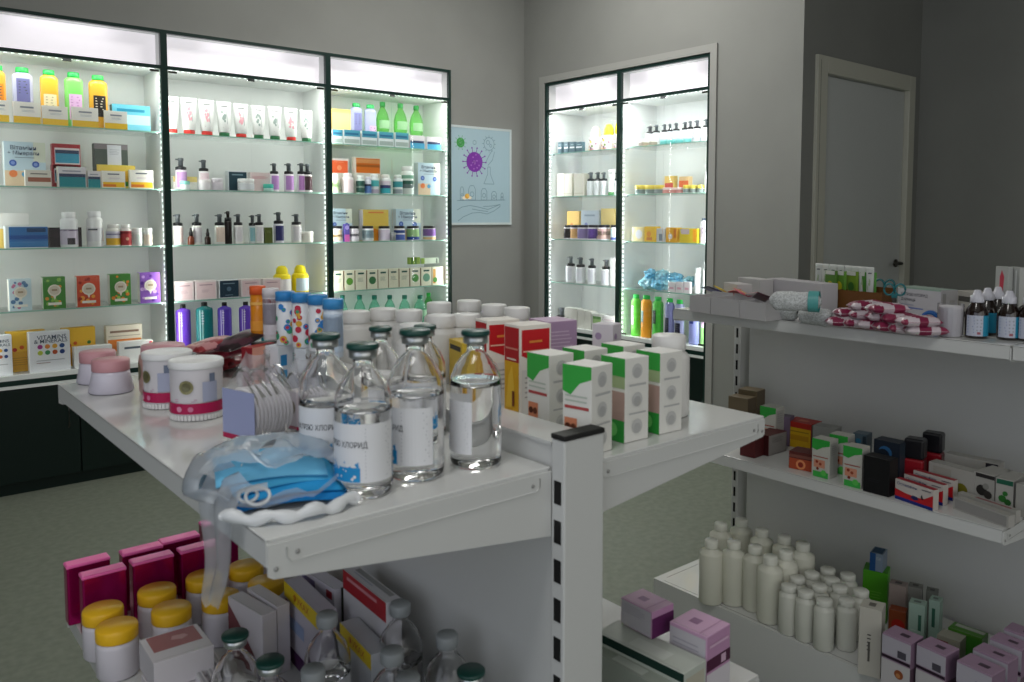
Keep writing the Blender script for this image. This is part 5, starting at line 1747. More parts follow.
# cartons in front of the jars
TP = dict(col='#d0cbcf', side='#c6c1c6')
edge_box((153.5, 664), (214, 645), L0 + .105, L0 + .053, .10, 'white carton with dusty rose top panel, uppermost of stack', PL, name='pad_carton', top=(('r', .10, .92, .36, .96, '#9c5a5c'), ('p', ((.45, .65), (.62, .58), (.75, .65), (.7, .75), (.5, .78)), '#bf8f8c')), **TP)
edge_box((160, 700), (216, 679), L0 + .052, L0, .10, 'white carton with pink stroke, under the rose-topped one', PL, name='pad_carton', front=(('r', .3, .8, .5, .56, '#b98a9a'),), **TP)
for i, (px, py) in enumerate(((183, 668), (193, 663), (203, 658))):
    edge_box((px - 4, py - 22), (px + 22, py + 20), L0 + .065, L0 + .004, .010, 'thin white blister carton leaning in a row', PL, name='blister_carton', col='#cfcdcf', front=(('r', .1, .9, .3, .6, '#b0aeb2'),), top=(('r', .1, .9, .3, .7, '#a9a7ab'),))
edge_box((228, 596), (262, 616), L0 + .128, L0, .030, 'white upright carton with dark rose flash', PL, name='upright_carton', right=(('r', .1, .9, .1, .9, '#c5c0c2'),), front=(('p', ((.0, .9), (.5, .55), (.9, .2), (0, .1)), '#7d4348'),), **TP)
edge_box((247, 588), (277, 607), L0 + .132, L0, .026, 'white upright carton beside the purple-based packet', PL, name='upright_carton', **TP)
YT = '#dcc022'
edge_box((284, 580), (318, 614), L0 + .150, L0, .035, 'carton with yellow tag strip and dark purple base', PL, name='tagged_carton', col='#bdb8c4', front=(('r', 0, 1, .80, 1, YT), ('t', 'ФУКАХ', .52, .90, .45, '#b5451c', .1), ('r', .15, .6, .45, .62, '#8f9fc0'), ('r', 0, 1, 0, .2, '#4a2450'), ('c', .1, .7, .08, '#8a3038')))
edge_box((340, 622), (371, 655), L0 + .135, L0, .035, 'carton with yellow tag strip among grey-capped bottles', PL, name='tagged_carton', col='#b9bcc2', front=(('r', 0, 1, .80, 1, YT), ('t', 'ФУКАХ', .55, .90, .5, '#b5451c', .1)))
edge_box((297, 566), (334, 590), L0 + .150, L0, .030, 'white and violet carton behind the tagged one', PL, name='medicine_carton', col='#cfcbd6', front=(('r', .0, .5, .5, .95, '#77709a'), ('r', .8, .95, .85, .95, '#9a2a3a')), right=(('r', .5, .9, 0, 1, '#3a3a30'),))
edge_box((343, 569), (386, 603), L0 + .20, L0, .030, 'tilted white carton with dark red band and grey square', PL, name='medicine_carton', col='#c9c7cc', front=(('r', 0, 1, .82, 1, '#a3202c'), ('r', .1, .8, .93, .96, '#c98a92'), ('r', .35, .8, .25, .62, '#9a9ab2')), top=(('r', .1, .9, .55, .9, '#8f9090'), ('l', .15, .7, .4, 1, '#7f88a8')))

# ---------------------------------------------------------------- wall-side gondola, top level
T3 = 'top level of wall gondola'
M3 = 'middle level of wall gondola'
D3 = 'base deck of wall gondola'
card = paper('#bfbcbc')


def tray(w, h, d, col='#b9b7b8', **k):
    b = MB()
    m_ = paper(col)
    t = .0015
    b.box(-w / 2, w / 2, -d / 2, d / 2, 0, t, m_)
    b.box(-w / 2, w / 2, -d / 2, -d / 2 + t, t, h, m_)
    b.box(-w / 2, w / 2, d / 2 - t, d / 2, t, h * 1.15, m_)
    b.box(-w / 2, -w / 2 + t, -d / 2 + t, d / 2 - t, t, h, m_)
    b.box(w / 2 - t, w / 2, -d / 2 + t, d / 2 - t, t, h, m_)
    return [(None, b, None, ())]


for (A, B, nm) in (((689.7, 295), (710.2, 297.2), 'open white card tray at the shelf end'), ((710.8, 297.3), (739.2, 300.5), 'open white card tray holding coloured sachets'), ((739.9, 300.6), (766, 303.5), 'open white card tray beside wrapped rolls')):
    edge_box(A, B, G1 + .050, G1, .10, nm, T3, name='card_tray', cat='tray', kind=tray)
SA = [(706, 292, '#2a2540', '#3a3470', 'dark violet sachet', -20), (716, 294, '#d8b818', '#e8c93a', 'bright yellow sachet', 10), (729, 295, '#b5403c', '#d98a80', 'red and rose sachet', 35), (737, 297, '#d8687a', '#e0b45c', 'pink and yellow sachet', -10), (748, 298, '#b02a48', '#cfc8c4', 'crimson and white sachet', 20), (755, 301, '#5a3540', '#4a3038', 'dark brown sachet', 50)]
for i, (px, py, c1, c2, nm, rz) in enumerate(SA):
    p = at(px, py, 2, G1 + .050)
    o = build('sachet', [(None, pouch(.060, .040, .006, (c1, c2), i + 3), None, ())], (p.x + .03, p.y, G1 + .052 + .004 * (i % 2)), 0, nm, 'sachet')
    o.rotation_euler = (R(22 if i % 2 else -12), R(20), R(rz))
    o['label'] = nm + ' poking out of a card tray, wall gondola top'
for (A, B, dz, nm) in (((716, 281), (737, 287), .10, 'slanting blank white leaflet box above the trays'), ((735, 276), (765, 280), .105, 'broad blank white leaflet box above the trays')):
    pass
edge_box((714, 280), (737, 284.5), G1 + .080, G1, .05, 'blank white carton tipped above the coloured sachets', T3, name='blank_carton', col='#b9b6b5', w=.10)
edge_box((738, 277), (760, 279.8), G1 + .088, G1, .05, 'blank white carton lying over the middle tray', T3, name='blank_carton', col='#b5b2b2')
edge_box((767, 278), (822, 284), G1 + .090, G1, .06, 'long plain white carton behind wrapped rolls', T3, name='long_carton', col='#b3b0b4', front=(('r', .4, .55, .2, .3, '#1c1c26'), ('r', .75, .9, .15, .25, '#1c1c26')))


def wrapped_roll(ln, r, seed, band=None):
    b = MB()
    m_ = mat('speckled_gauze_wrap', '#bcbfbf', rough=.6, spec=.3, noise_amt=.28, nscale=260, bump=.4)
    rnd = random.Random(seed)
    prof_n = 14
    nt = 18
    vs, fs = [], []
    for i in range(prof_n + 1):
        t = i / prof_n
        x = (t - .5) * ln
        rr = r * (1 if .08 < t < .92 else (.75 if .0 < t < 1 else .25))
        for k in range(nt):
            a_ = 2 * math.pi * k / nt
            q = rr * (1 + .22 * noise.noise(Vector((x * 40, math.cos(a_) * 3, math.sin(a_) * 3 + seed))))
            vs.append((x, q * math.cos(a_), r + q * math.sin(a_) * (.95 if math.sin(a_) > 0 else 1)))
    for i in range(prof_n):
        for k in range(nt):
            fs.append((i * nt + k, (i + 1) * nt + k, (i + 1) * nt + (k + 1) % nt, i * nt + (k + 1) % nt))
    fs.append(tuple(range(nt))[::-1])
    fs.append(tuple(prof_n * nt + k for k in range(nt)))
    b.add(vs, fs, m_, True)
    parts = [('gauze_roll', b, None, ())]
    if band:
        l = MB()
        l.lathe([(r * 1.10, ln * .26), (r * 1.10, ln * .46)], mat('teal_wrapper', '#4f9a98', rough=.4), seg=20, caps=False, M=Matrix.Translation((0, 0, r)) @ Matrix.Rotation(R(90), 4, 'Y'))
        parts.append(('wrapper_band', l, 'teal band', ()))
    return parts


for (A, B, z, r, ln, band, nm) in (((768, 309), (800, 313), G1, .024, .10, None, 'speckled gauze roll lying at the shelf edge'), ((800, 314), (831, 318), G1, .023, .10, None, 'speckled gauze roll beside the burgundy packs'), ((773, 300), (818, 302), G1 + .044, .025, .13, True, 'big speckled gauze roll with teal band, on top')):
    place_dir(wrapped_roll(ln, r, int(A[0]), band), A, B, z, z + r, nm, T3, 'gauze_roll', 'gauze roll')
for i, (px, py, dz, rz, tl) in enumerate(((838, 325, .0, -50, 0), (854, 326, .0, -38, 0), (870, 328, .0, -52, 0), (886, 330, .0, -40, 0), (902, 332, .0, -50, 0), (918, 334, .0, -44, 0), (846, 316, .022, -36, 0), (862, 318, .022, -48, 0), (879, 320, .022, -36, 0), (895, 322, .022, -46, 0), (911, 325, .022, -38, 0), (862, 309, .044, -42, 0), (880, 312, .044, -34, 0))):
    p = at(px, py, 2, G1 + dz + .01)
    o = build('plaster_pack', [(None, pouch(.098, .050, .029, ('#c9bcc2', '#7c1f42', '#c2b5bb', '#8a2c4c'), i + 1), None, ())], (p.x + .035, p.y, G1 + dz + .001), R(rz), '', 'pack')
    q_add(o, 'burgundy striped white pack', ('lowest layer' if dz == 0 else 'second layer' if dz < .03 else 'uppermost layer') + ' of the heap', p.y, 'brown bottles', 'burgundy striped packs heaped on the wall gondola')
# brown box of green pouches with white tubes
edge_box((838, 289.5), (882, 293), G1 + .070, G1, .075, 'open brown card box full of green pouches', T3, name='brown_tray', cat='tray', kind=tray, col='#6b4522')
for i, (px, c1, c2) in enumerate(((831, '#4f7a2c', '#b5b02a'), (840, '#5f8f34', '#c9c22a'), (852, '#6f8f2c', '#3a6a2a'), (861, '#4f8a3c', '#a8b02a'), (870, '#5fa04a', '#3f7a34'))):
    a = at(px, 282, 2, G1 + .10)
    edge_box((px - 5.5, 270 + i * .4), (px + 4.5, 271 + i * .4), G1 + .124, G1 + .003, .008, 'green and yellow foil pouch standing in brown box', T3, name='foil_pouch', cat='pouch', col=c1, front=(('r', .1, .9, .1, .45, '#c2c6bc'), ('c', .5, .62, .3, c2), ('r', .05, .95, .9, 1, '#c9cbc4')))
for i, px in enumerate((819, 826, 833.5, 841, 849, 856, 863, 870.5)):
    stand(px, 263.5 + i * .55, G1, G1 + .139, tube_on_cap(.024, .139, '#c6c8c2', '#9fb08f', body='#c6c9c4'), 'slim white tube standing behind green pouches', T3, 'slim_tube', 'tube', rz=-R(90))
# teal scissors-handled items
for i, (px, py) in enumerate(((885, 275), (895, 279))):
    p = at(px, py, 2, G1 + .115)
    b = MB()
    m_ = plastic('#1c6a70', .3)
    rr = .013
    for s in (-1, 1):
        b.tube([(s * rr * 1.1 + rr * math.cos(t * math.pi / 8), 0, .085 + rr * 1.2 * math.sin(t * math.pi / 8)) for t in range(16)], .003, m_, seg=6, closed=True)
    bl = MB()
    bl.box(-.006, .006, -.001, .001, 0, .072, steel)
    bl.box(-.0075, .0075, -.003, .003, .062, .074, m_)
    o = build('scissors', [('handle', b, None, ()), ('blade', bl, None, ())], (p.x, p.y, G1 + .0006), -R(70), 'teal-handled scissors upright beside green pouches' if i == 0 else 'teal-handled scissors upright beside the saline carton', 'scissors')
edge_box((898, 286), (941, 290.5), G1 + .092, G1, .06, 'white saline carton with dark lettering and green top edge', T3, name='saline_carton', col='#bbb8bd', side='#aaa8a8', front=(('r', 0, 1, .96, 1, '#8fa898'), ('t', 'НАТРІЮ ХЛОРИД', .40, .78, .62, '#35353c', .11), ('t', 'ДАРНИЦЯ', .26, .62, .34, '#35353c', .10), ('r', .08, .62, .36, .40, '#6a78b0'), ('r', .08, .4, .46, .485, '#9a9cb0')), right=(('r', .1, .3, .1, .9, '#8f8d8a'), ('r', .5, .8, .1, .7, '#9a9894')), top=(('r', 0, 1, 0, 1, '#93a59b'),))
edge_box((957, 290), (981, 293.5), G1 + .088, G1, .05, 'pale carton with black wing print beside saline carton', T3, name='medicine_carton', col='#a9a69e', front=(('r', .08, .9, .68, .84, '#4a4844'), ('p', ((.1, .3), (.5, .4), (.9, .55), (.7, .3), (.3, .2)), '#2a2624')), right=(('r', .1, .9, .1, .9, '#9c9a92'),))
# blue tape roll
p = at(930, 320, 2, G1 + .02)
b = MB()
b.lathe([(.013, -.009), (.022, -.009), (.022, .009), (.013, .009), (.013, -.009)], plastic('#1f5fa8', .4), seg=28, M=Matrix.Rotation(R(90), 4, 'X'), caps=False)
c = MB()
c.lathe([(.0118, -.0092), (.0128, -.0092), (.0128, .0092), (.0118, .0092), (.0118, -.0092)], card, seg=24, M=Matrix.Rotation(R(90), 4, 'X'), caps=False)
build('tape_roll', [('tape', b, None, ()), ('core', c, None, ())], (p.x, p.y, G1 + .0226), -R(75), 'blue sticking tape roll between burgundy packs and cotton pack', 'tape')
# pleated cotton pack
r0 = .027
b = MB()
nt = 48
vs, fs = [], []
lv = [(0, .86), (.04, .95), (.5, 1.0), (.93, .98), (1, .9)]
for (t, k) in lv:
    for i in range(nt):
        a_ = 2 * math.pi * i / nt
        rr = r0 * k * (1 + .045 * math.cos(a_ * 17) + .02 * math.sin(a_ * 5 + t * 4))
        vs.append((rr * math.cos(a_), rr * math.sin(a_), t * .073))
for j in range(len(lv) - 1):
    for i in range(nt):
        fs.append((j * nt + i, j * nt + (i + 1) % nt, (j + 1) * nt + (i + 1) % nt, (j + 1) * nt + i))
fs.append(tuple((len(lv) - 1) * nt + i for i in range(nt)))
b.add(vs, fs, mat('pleated_cotton', '#cdcaca', rough=.75, bump=.2, nscale=120), True)
f_ = MB()
f_.lathe([(r0 * 1.06, .002), (r0 * 1.08, .05), (r0 * 1.09, .078)], film('clear_crinkled_film', '#f2f2f6', diff=.10, rough=.18, gloss=.9), seg=40, caps=False)
stand(951, 306, G1, G1 + .073, [('cotton', b, None, ()), ('film_sleeve', f_, None, ())], 'pleated white cotton wool pack in clear film, beside brown bottles', T3, 'cotton_pack', 'cotton wool')


def brown_bottle():
    D, H = .050, .114
    r = D / 2
    b = MB()
    am = mat('dark_amber_glass', '#1c0f0a', rough=.12, spec=.7, coat=.5)
    b.lathe([(r * .93, 0), (r, .004), (r, H * .50), (r * .93, H * .58), (r * .55, H * .72), (r * .5, H * .76)], am, seg=28)
    c = MB()
    wm = plastic('#c3c3cc', .35)
    c.lathe([(r * .60, H * .74), (r * .62, H * .75), (r * .60, H * .87), (r * .40, H * .90), (r * .30, H * .985), (r * .2, H), (0, H)], wm, seg=24)
    l = MB()
    F = wrap(r, 1, .0006)
    rectn(l, F, -r * 1.25, r * .25, .006, H * .48, paper('#b9bdcb'), 10)
    rectn(l, F, r * .25, r * 1.5, .006, H * .48, paper('#1f86a6'), 8)
    F2 = wrap(r, 1, .001)
    l.lines(F2, -r * 1.1, -r * .45, H * .44, 6, H * .06, H * .02, paper('#6f7fae'))
    l.lines(F2, -r * .3, r * .2, H * .40, 4, H * .07, H * .025, paper('#8a8f98'))
    rectn(l, F2, -r * .25, r * .05, .010, .016, paper('#9c5a64'), 2)
    return [('bottle_glass', b, None, ()), ('dropper_cap', c, None, ()), ('label', l, None, ())]


bb = None
for (px, py, tn) in ((977.7, 290, 10), (988, 288, -30), (998.5, 287, -30), (1009.7, 291, 10), (1020, 287.8, 10), (1031, 292, 5)):
    p = at(px, py, 2, G1 + .114)
    if bb is None:
        bb = o = build('brown_dropper_bottle', brown_bottle(), (p.x, p.y, G1 + .0006), 0, '', 'bottle')
    else:
        o = copy_tree(bb)
        o.location = (p.x, p.y, G1 + .0006)
    o.rotation_euler = (0, 0, FACE + R(tn) - R(20))
    q_add(o, 'brown white-capped dropper bottle', T3, -px, 'gondola end', 'brown dropper bottles on the wall gondola')
    QUEUE[-1]['key'] = px
    QUEUE[-1]['end'] = 'cotton pack'
# clear blister cards behind the brown bottles
for i, (A, B, fr) in enumerate((((996, 266), (1008.5, 267), (('p', ((.35, .5), (.6, .5), (.7, .85), (.5, .95), (.35, .85)), '#b83a4c'), ('p', ((.4, .1), (.8, .1), (.6, .5), (.45, .5)), '#2a2a2c'))), ((1010, 266.5), (1020, 267.5), (('r', .15, .3, .1, .95, '#d6d8d6'), ('r', .6, .75, .1, .95, '#d6d8d6'))))):
    edge_box(A, B, G1 + .165, G1, .014, ('blister card with red tool print' if i == 0 else 'blister card with two clear syringes') + ', behind brown bottles', T3, name='blister_card', cat='blister card', col='#a8aaa6', front=fr)

# ---------------------------------------------------------------- wall-side gondola, middle level
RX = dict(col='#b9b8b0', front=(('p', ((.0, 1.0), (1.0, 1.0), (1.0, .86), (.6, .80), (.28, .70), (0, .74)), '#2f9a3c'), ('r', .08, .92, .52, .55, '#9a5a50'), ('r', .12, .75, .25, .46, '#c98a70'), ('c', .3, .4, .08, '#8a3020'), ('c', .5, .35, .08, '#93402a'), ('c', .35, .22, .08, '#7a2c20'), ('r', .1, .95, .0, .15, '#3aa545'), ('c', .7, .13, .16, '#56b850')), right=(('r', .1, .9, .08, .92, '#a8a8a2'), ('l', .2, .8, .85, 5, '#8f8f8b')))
KB = dict(col='#6f624c', side='#5f5340')
edge_box((731, 396), (748, 399), G2 + .10, G2, .055, 'plain brown card box at the shelf end, foremost of two', M3, name='brown_box', w=.075, **KB)
edge_box((741, 389), (757, 391.5), G2 + .118, G2, .06, 'plain brown card box at the shelf end, against the panel', M3, name='brown_box', w=.07, **KB)
edge_box((763, 406), (776, 408.5), G2 + .125, G2, .05, 'green and white carton beside the brown boxes', M3, name='syrup_carton', w=.055, **RX)
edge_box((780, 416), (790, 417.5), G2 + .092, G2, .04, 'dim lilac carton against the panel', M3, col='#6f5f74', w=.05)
edge_box((785.5, 420), (811.5, 425), G2 + .080, G2, .07, 'red-topped yellow carton with white ends', M3, col='#a82a20', side='#a5a196', front=(('r', .02, .98, .0, .78, '#c9a01c'), ('r', .1, .9, .3, .5, '#b5861a'), ('r', .06, .9, .62, .66, '#8f6f1c')), top=(('r', .35, .7, .3, .6, '#c46a50'),))
edge_box((746, 436), (755, 438), G2 + .062, G2, .05, 'burgundy carton peeking past gondola bracket', M3, col='#4f1a1c', w=.05)
edge_box((756, 433), (768.5, 436), G2 + .062, G2, .095, 'burgundy carton with grey printed end', M3, col='#5a2022', w=.055, side='#8a8480', right=(('r', .06, .9, .05, .95, '#8f8a86'), ('l', .2, .8, .85, 5, '#6f6a66')), front=(('r', 0, 1, 0, 1, '#3a1214'),))
edge_box((789, 450.5), (816, 455.5), G2 + .050, G2, .06, 'russet carton with orange photo panel', M3, col='#5a2622', front=(('r', .02, .98, .0, .62, '#a5462a'), ('c', .45, .3, .18, '#d98a5a'), ('c', .45, .3, .1, '#8a2c20'), ('r', .02, .98, .68, .85, '#7a4a40')))
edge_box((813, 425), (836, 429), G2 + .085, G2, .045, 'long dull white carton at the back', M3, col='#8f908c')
edge_box((816.5, 438.5), (830, 441.5), G2 + .105, G2, .045, 'green and white syrup carton, first before russet one', M3, name='syrup_carton', w=.052, **RX)
edge_box((835, 434.5), (848, 437), G2 + .108, G2, .045, 'green and white syrup carton, set back behind two others', M3, name='syrup_carton', w=.052, **RX)
edge_box((848.5, 446), (862.5, 449), G2 + .107, G2, .045, 'green and white syrup carton beside the black box', M3, name='syrup_carton', w=.052, **RX)
edge_box((853, 432.5), (867, 435), G2 + .105, G2, .04, 'grey-blue carton at the back', M3, col='#4a5a64', front=(('c', .4, .8, .2, '#2f6a86'), ('r', .7, .95, .6, .95, '#22303a')))
edge_box((874, 438.5), (900, 444), G2 + .115, G2, .045, 'dark navy carton with blue arc print', M3, col='#1c2430', side='#2a3640', front=(('c', .45, .72, .26, '#2a5a86'), ('c', .38, .66, .24, '#18222e')))
edge_box((864, 455), (890, 461), G2 + .095, G2, .045, 'plain black carton at the shelf edge', M3, col='#0e0e10', side='#0b0b0d', front=(('l', .2, .7, .4, 2, '#1c1c20'),))
for (px, py, nm) in ((916, 438, 'black and red deodorant can with black cap, foremost'), (934, 432, 'black and red deodorant can by the panel')):
    D, H = .050, .125
    b = MB(); b.box(-D / 2, D / 2, -D * .42, D * .42, 0, H * .57, mat('deep_red_lacquer', '#8c1420', rough=.3), r=.006)
    c = MB(); c.box(-D / 2, D / 2, -D * .42, D * .42, H * .57, H, mat('black_lacquer', '#141418', rough=.3), r=.006)
    stand(px, py, G2, G2 + H, [('can_body', b, None, ()), ('cap', c, None, ())], nm, M3, 'deodorant_can', 'deodorant', rz=-R(80))
OS = dict(col='#c4bcb6', side='#c2bab2', front=(('r', 0, 1, 0, .16, '#1c2a78'), ('p', ((0, .16), (1, .16), (1, .74), (.78, .45), (.62, .40), (.3, .42), (0, .52)), '#b81a24'), ('t', 'Остеофен', .32, .80, .52, '#22306a', .18), ('p', ((.42, .30), (.52, .22), (.64, .30), (.6, .42), (.48, .44)), '#22285c'), ('p', ((.72, .36), (.76, .40), (.72, .62), (.69, .5)), '#1a1a24'), ('r', .72, .95, .84, .88, '#5a5a64')), top=(('r', 0, 1, .1, .95, '#9a2a34'),))
for (A, B, nm) in (((894, 477.5), (933.5, 490.5), 'foremost'), ((905, 474), (943.5, 485.5), 'second'), ((914, 470), (953.5, 481), 'hindmost')):
    edge_box(A, B, G2 + .052, G2, .020, 'red white and blue tablet carton on edge, %s of three' % nm, M3, name='tablet_carton', w=.107, **OS)
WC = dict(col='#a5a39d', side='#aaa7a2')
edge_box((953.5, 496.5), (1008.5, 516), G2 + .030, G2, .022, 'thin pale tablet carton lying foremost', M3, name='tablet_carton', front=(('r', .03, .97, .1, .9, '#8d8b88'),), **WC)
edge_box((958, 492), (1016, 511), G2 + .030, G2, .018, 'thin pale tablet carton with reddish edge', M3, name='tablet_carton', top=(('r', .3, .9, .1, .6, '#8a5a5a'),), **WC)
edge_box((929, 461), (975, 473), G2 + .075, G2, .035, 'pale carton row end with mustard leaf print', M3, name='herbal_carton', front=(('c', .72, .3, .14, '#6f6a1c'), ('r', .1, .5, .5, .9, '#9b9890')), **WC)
edge_box((974, 470.5), (995, 476), G2 + .080, G2, .085, 'pale herbal carton with black flower print', M3, name='herbal_carton', front=(('r', .1, 1, .85, .97, '#2c2a2a'), ('c', .4, .45, .26, '#2a2826'), ('c', .7, .35, .2, '#35322f'), ('c', .6, .6, .15, '#8a8a84')), **WC)
edge_box((996, 477), (1014, 481), G2 + .080, G2, .085, 'pale herbal carton with green leaf print', M3, name='herbal_carton', front=(('r', .05, .97, .82, .97, '#1f5a44'), ('c', .4, .38, .22, '#2c6a2c'), ('c', .7, .3, .2, '#245a26'), ('c', .55, .55, .15, '#2f6f30')), **WC)
edge_box((1016, 483), (1040, 490), G2 + .078, G2, .085, 'pale herbal carton with dark teal block', M3, name='herbal_carton', front=(('r', .4, 1, .2, .75, '#1c4f48'),), **WC)
edge_box((945, 453), (1000, 464), G2 + .078, G2, .035, 'pale carton with black tab against the panel', M3, name='herbal_carton', front=(('r', .75, .97, .8, .95, '#24222a'),), **WC)

# ---------------------------------------------------------------- wall-side gondola, base deck
big = pillbottle(.072, .193, '#d8d8ca', '#dedfd4', neck=.50, shoulder=.78)
small = pillbottle(.054, .138, '#d3d4ca', '#d6d7ce', neck=.72, shoulder=.78)
bp = None
for i, (px, py) in enumerate(((711.5, 540), (734, 541), (755.5, 546), (770.5, 556), (721, 523), (741.5, 519), (762, 529), (784.5, 536), (803, 543), (786, 551), (762, 538))):
    p = at(px, py, 2, G3 + .193)
    if i == 10:
        continue
    if bp is None:
        bp = o = build('tall_white_bottle', big, (p.x, p.y, G3 + .001), 0, '', 'bottle')
    else:
        o = copy_tree(bp)
        o.location = (p.x, p.y, G3 + .001)
    q_add(o, 'tall blank white bottle', D3, px, 'deck end', 'tall blank white bottles on the deck')
sp = None
for i, (px, py) in enumerate(((789, 585), (806, 591), (824.5, 599), (847, 599), (797.5, 577), (812, 572.5), (828, 568.5), (848, 574), (819.5, 585), (832, 578.5), (861, 590), (840, 586))):
    p = at(px, py, 2, G3 + .138)
    if sp is None:
        sp = o = build('short_white_bottle', small, (p.x, p.y, G3 + .001), 0, '', 'bottle')
    else:
        o = copy_tree(sp)
        o.location = (p.x, p.y, G3 + .001)
    q_add(o, 'short blank white bottle', D3, px, 'tall bottles', 'short blank white bottles on the deck')
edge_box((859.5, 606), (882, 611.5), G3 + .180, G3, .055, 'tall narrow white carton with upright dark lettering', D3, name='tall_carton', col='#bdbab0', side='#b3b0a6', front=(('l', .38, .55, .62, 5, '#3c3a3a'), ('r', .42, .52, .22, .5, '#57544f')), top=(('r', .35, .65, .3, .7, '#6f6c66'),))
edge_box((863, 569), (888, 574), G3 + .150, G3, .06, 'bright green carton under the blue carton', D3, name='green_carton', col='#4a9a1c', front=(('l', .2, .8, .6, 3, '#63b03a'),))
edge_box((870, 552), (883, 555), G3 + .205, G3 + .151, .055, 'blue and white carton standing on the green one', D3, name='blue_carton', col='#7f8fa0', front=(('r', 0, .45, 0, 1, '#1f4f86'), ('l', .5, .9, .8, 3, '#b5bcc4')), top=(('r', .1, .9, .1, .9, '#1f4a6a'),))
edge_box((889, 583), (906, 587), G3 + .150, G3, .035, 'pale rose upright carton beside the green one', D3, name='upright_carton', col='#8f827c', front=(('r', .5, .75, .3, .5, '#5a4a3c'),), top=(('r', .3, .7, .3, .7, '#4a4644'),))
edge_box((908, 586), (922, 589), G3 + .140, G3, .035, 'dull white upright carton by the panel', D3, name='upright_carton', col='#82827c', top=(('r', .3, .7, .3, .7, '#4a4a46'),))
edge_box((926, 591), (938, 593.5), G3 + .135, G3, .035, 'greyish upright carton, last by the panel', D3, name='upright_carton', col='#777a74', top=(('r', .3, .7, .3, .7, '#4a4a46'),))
edge_box((889, 609), (906, 613), G3 + .10, G3, .035, 'red and orange rounded carton between white ones', D3, name='red_carton', col='#7c3a1c', front=(('c', .55, .6, .4, '#9c1c14'),))
MI = dict(col='#8fa69a', side='#7f968a', top=(('r', .25, .7, .3, .65, '#5f6a66'),))
edge_box((909, 602), (925, 606), G3 + .145, G3, .035, 'mint green upright carton before grey one', D3, name='mint_carton', front=(('r', .6, .8, .5, .8, '#2f5a4a'), ('l', .15, .6, .5, 3, '#a5b8ae')), **MI)
edge_box((929, 599), (940, 602), G3 + .150, G3, .035, 'mint green upright carton beside the panel', D3, name='mint_carton', front=(('r', .3, .6, .5, .85, '#2f5a4a'),), **MI)
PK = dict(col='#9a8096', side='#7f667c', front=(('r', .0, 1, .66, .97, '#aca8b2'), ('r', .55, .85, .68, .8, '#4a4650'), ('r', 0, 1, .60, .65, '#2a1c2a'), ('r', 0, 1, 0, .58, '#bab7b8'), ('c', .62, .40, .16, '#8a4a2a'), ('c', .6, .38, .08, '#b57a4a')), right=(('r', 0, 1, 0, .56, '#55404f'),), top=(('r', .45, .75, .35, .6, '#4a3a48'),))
edge_box((882.5, 632), (911, 644), G3 + .150, G3, .06, 'lilac-topped white carton with pastry picture, beside tall narrow carton', D3, name='lilac_topped_carton', **PK)
edge_box((917, 643), (946, 656), G3 + .150, G3, .06, 'lilac-topped white carton with pastry picture, between two alike', D3, name='lilac_topped_carton', **PK)
edge_box((957, 660), (992, 676), G3 + .150, G3, .06, 'lilac-topped white carton, foremost of the corner cluster', D3, name='lilac_topped_carton', **PK)
edge_box((973, 648), (1008, 663), G3 + .155, G3, .05, 'lilac-topped white carton, second of the corner cluster', D3, name='lilac_topped_carton', **PK)
edge_box((990, 637.5), (1022, 650), G3 + .160, G3, .05, 'lilac-topped white carton, third of the corner cluster', D3, name='lilac_topped_carton', **PK)
edge_box((1004, 628), (1040, 641), G3 + .165, G3, .05, 'lilac-topped white carton, set furthest into the corner cluster', D3, name='lilac_topped_carton', **PK)
edge_box((948, 627), (982, 639), G3 + .120, G3, .045, 'green carton with white lid stripe by the panel', D3, name='green_carton', col='#3a6a1c', front=(('r', 0, 1, .2, .95, '#2f6a1c'), ('c', .7, .5, .12, '#4f8a34')), top=(('r', .1, .95, .5, .9, '#8f9488'),))
edge_box((937, 634), (960, 642), G3 + .115, G3, .045, 'cream and green carton before the green one', D3, name='cream_carton', col='#8a897c', front=(('r', 0, .5, .6, .9, '#7a3c3a'), ('c', .75, .7, .15, '#6a8a2c')))

# ---------------------------------------------------------------- framed virus poster
pz0, pz1 = 1.312, 1.985
px0, px1 = 3.214, at(509.5, 170, 1, YA).x
W_, H_ = px1 - px0, pz1 - pz0
t = root('poster', ((px0 + px1) / 2, YA - .0075, pz0), 0, 'pale blue framed poster with purple virus, flasks and open hand outline', 'poster')
F = lambda e: (lambda u, v: (u, -.006 - e, v))
b = MB()
b.box(-W_ / 2, W_ / 2, -.006, .006, 0, H_, paper('#a9c3cd'))
G = F(.0006)
vio, vio2, grn = paper('#7c2fa0'), paper('#a965c4'), paper('#3f9a4a')
pc = (-.02, H_ * .62)
k = W_


def virus(u, v, r, m_, m2, spikes=14):
    b.disc(F(.0008), u, v, r, m_, 28)
    for i in range(spikes):
        a_ = 2 * math.pi * i / spikes
        ca, sa = math.cos(a_), math.sin(a_)
        ux, vx = u + r * ca, v + r * sa
        ex, ey = u + r * 1.42 * ca, v + r * 1.42 * sa
        n_ = (-sa * r * .035, ca * r * .035)
        b.poly(F(.0006), [(ux - n_[0], vx - n_[1]), (ex - n_[0], ey - n_[1]), (ex + n_[0], ey + n_[1]), (ux + n_[0], vx + n_[1])], m_)
        b.disc(F(.0007), ex, ey, r * .09, m_, 8)
    rnd = random.Random(4)
    for i in range(16):
        a_, q = rnd.uniform(0, 6.28), rnd.uniform(0, .8) * r
        b.disc(F(.0012), u + q * math.cos(a_), v + q * math.sin(a_), r * .09, m2, 8)


def uv(px, py):
    q = at(px, py, 1, YA - .0135)
    return q.x - (px0 + px1) / 2, q.z - pz0


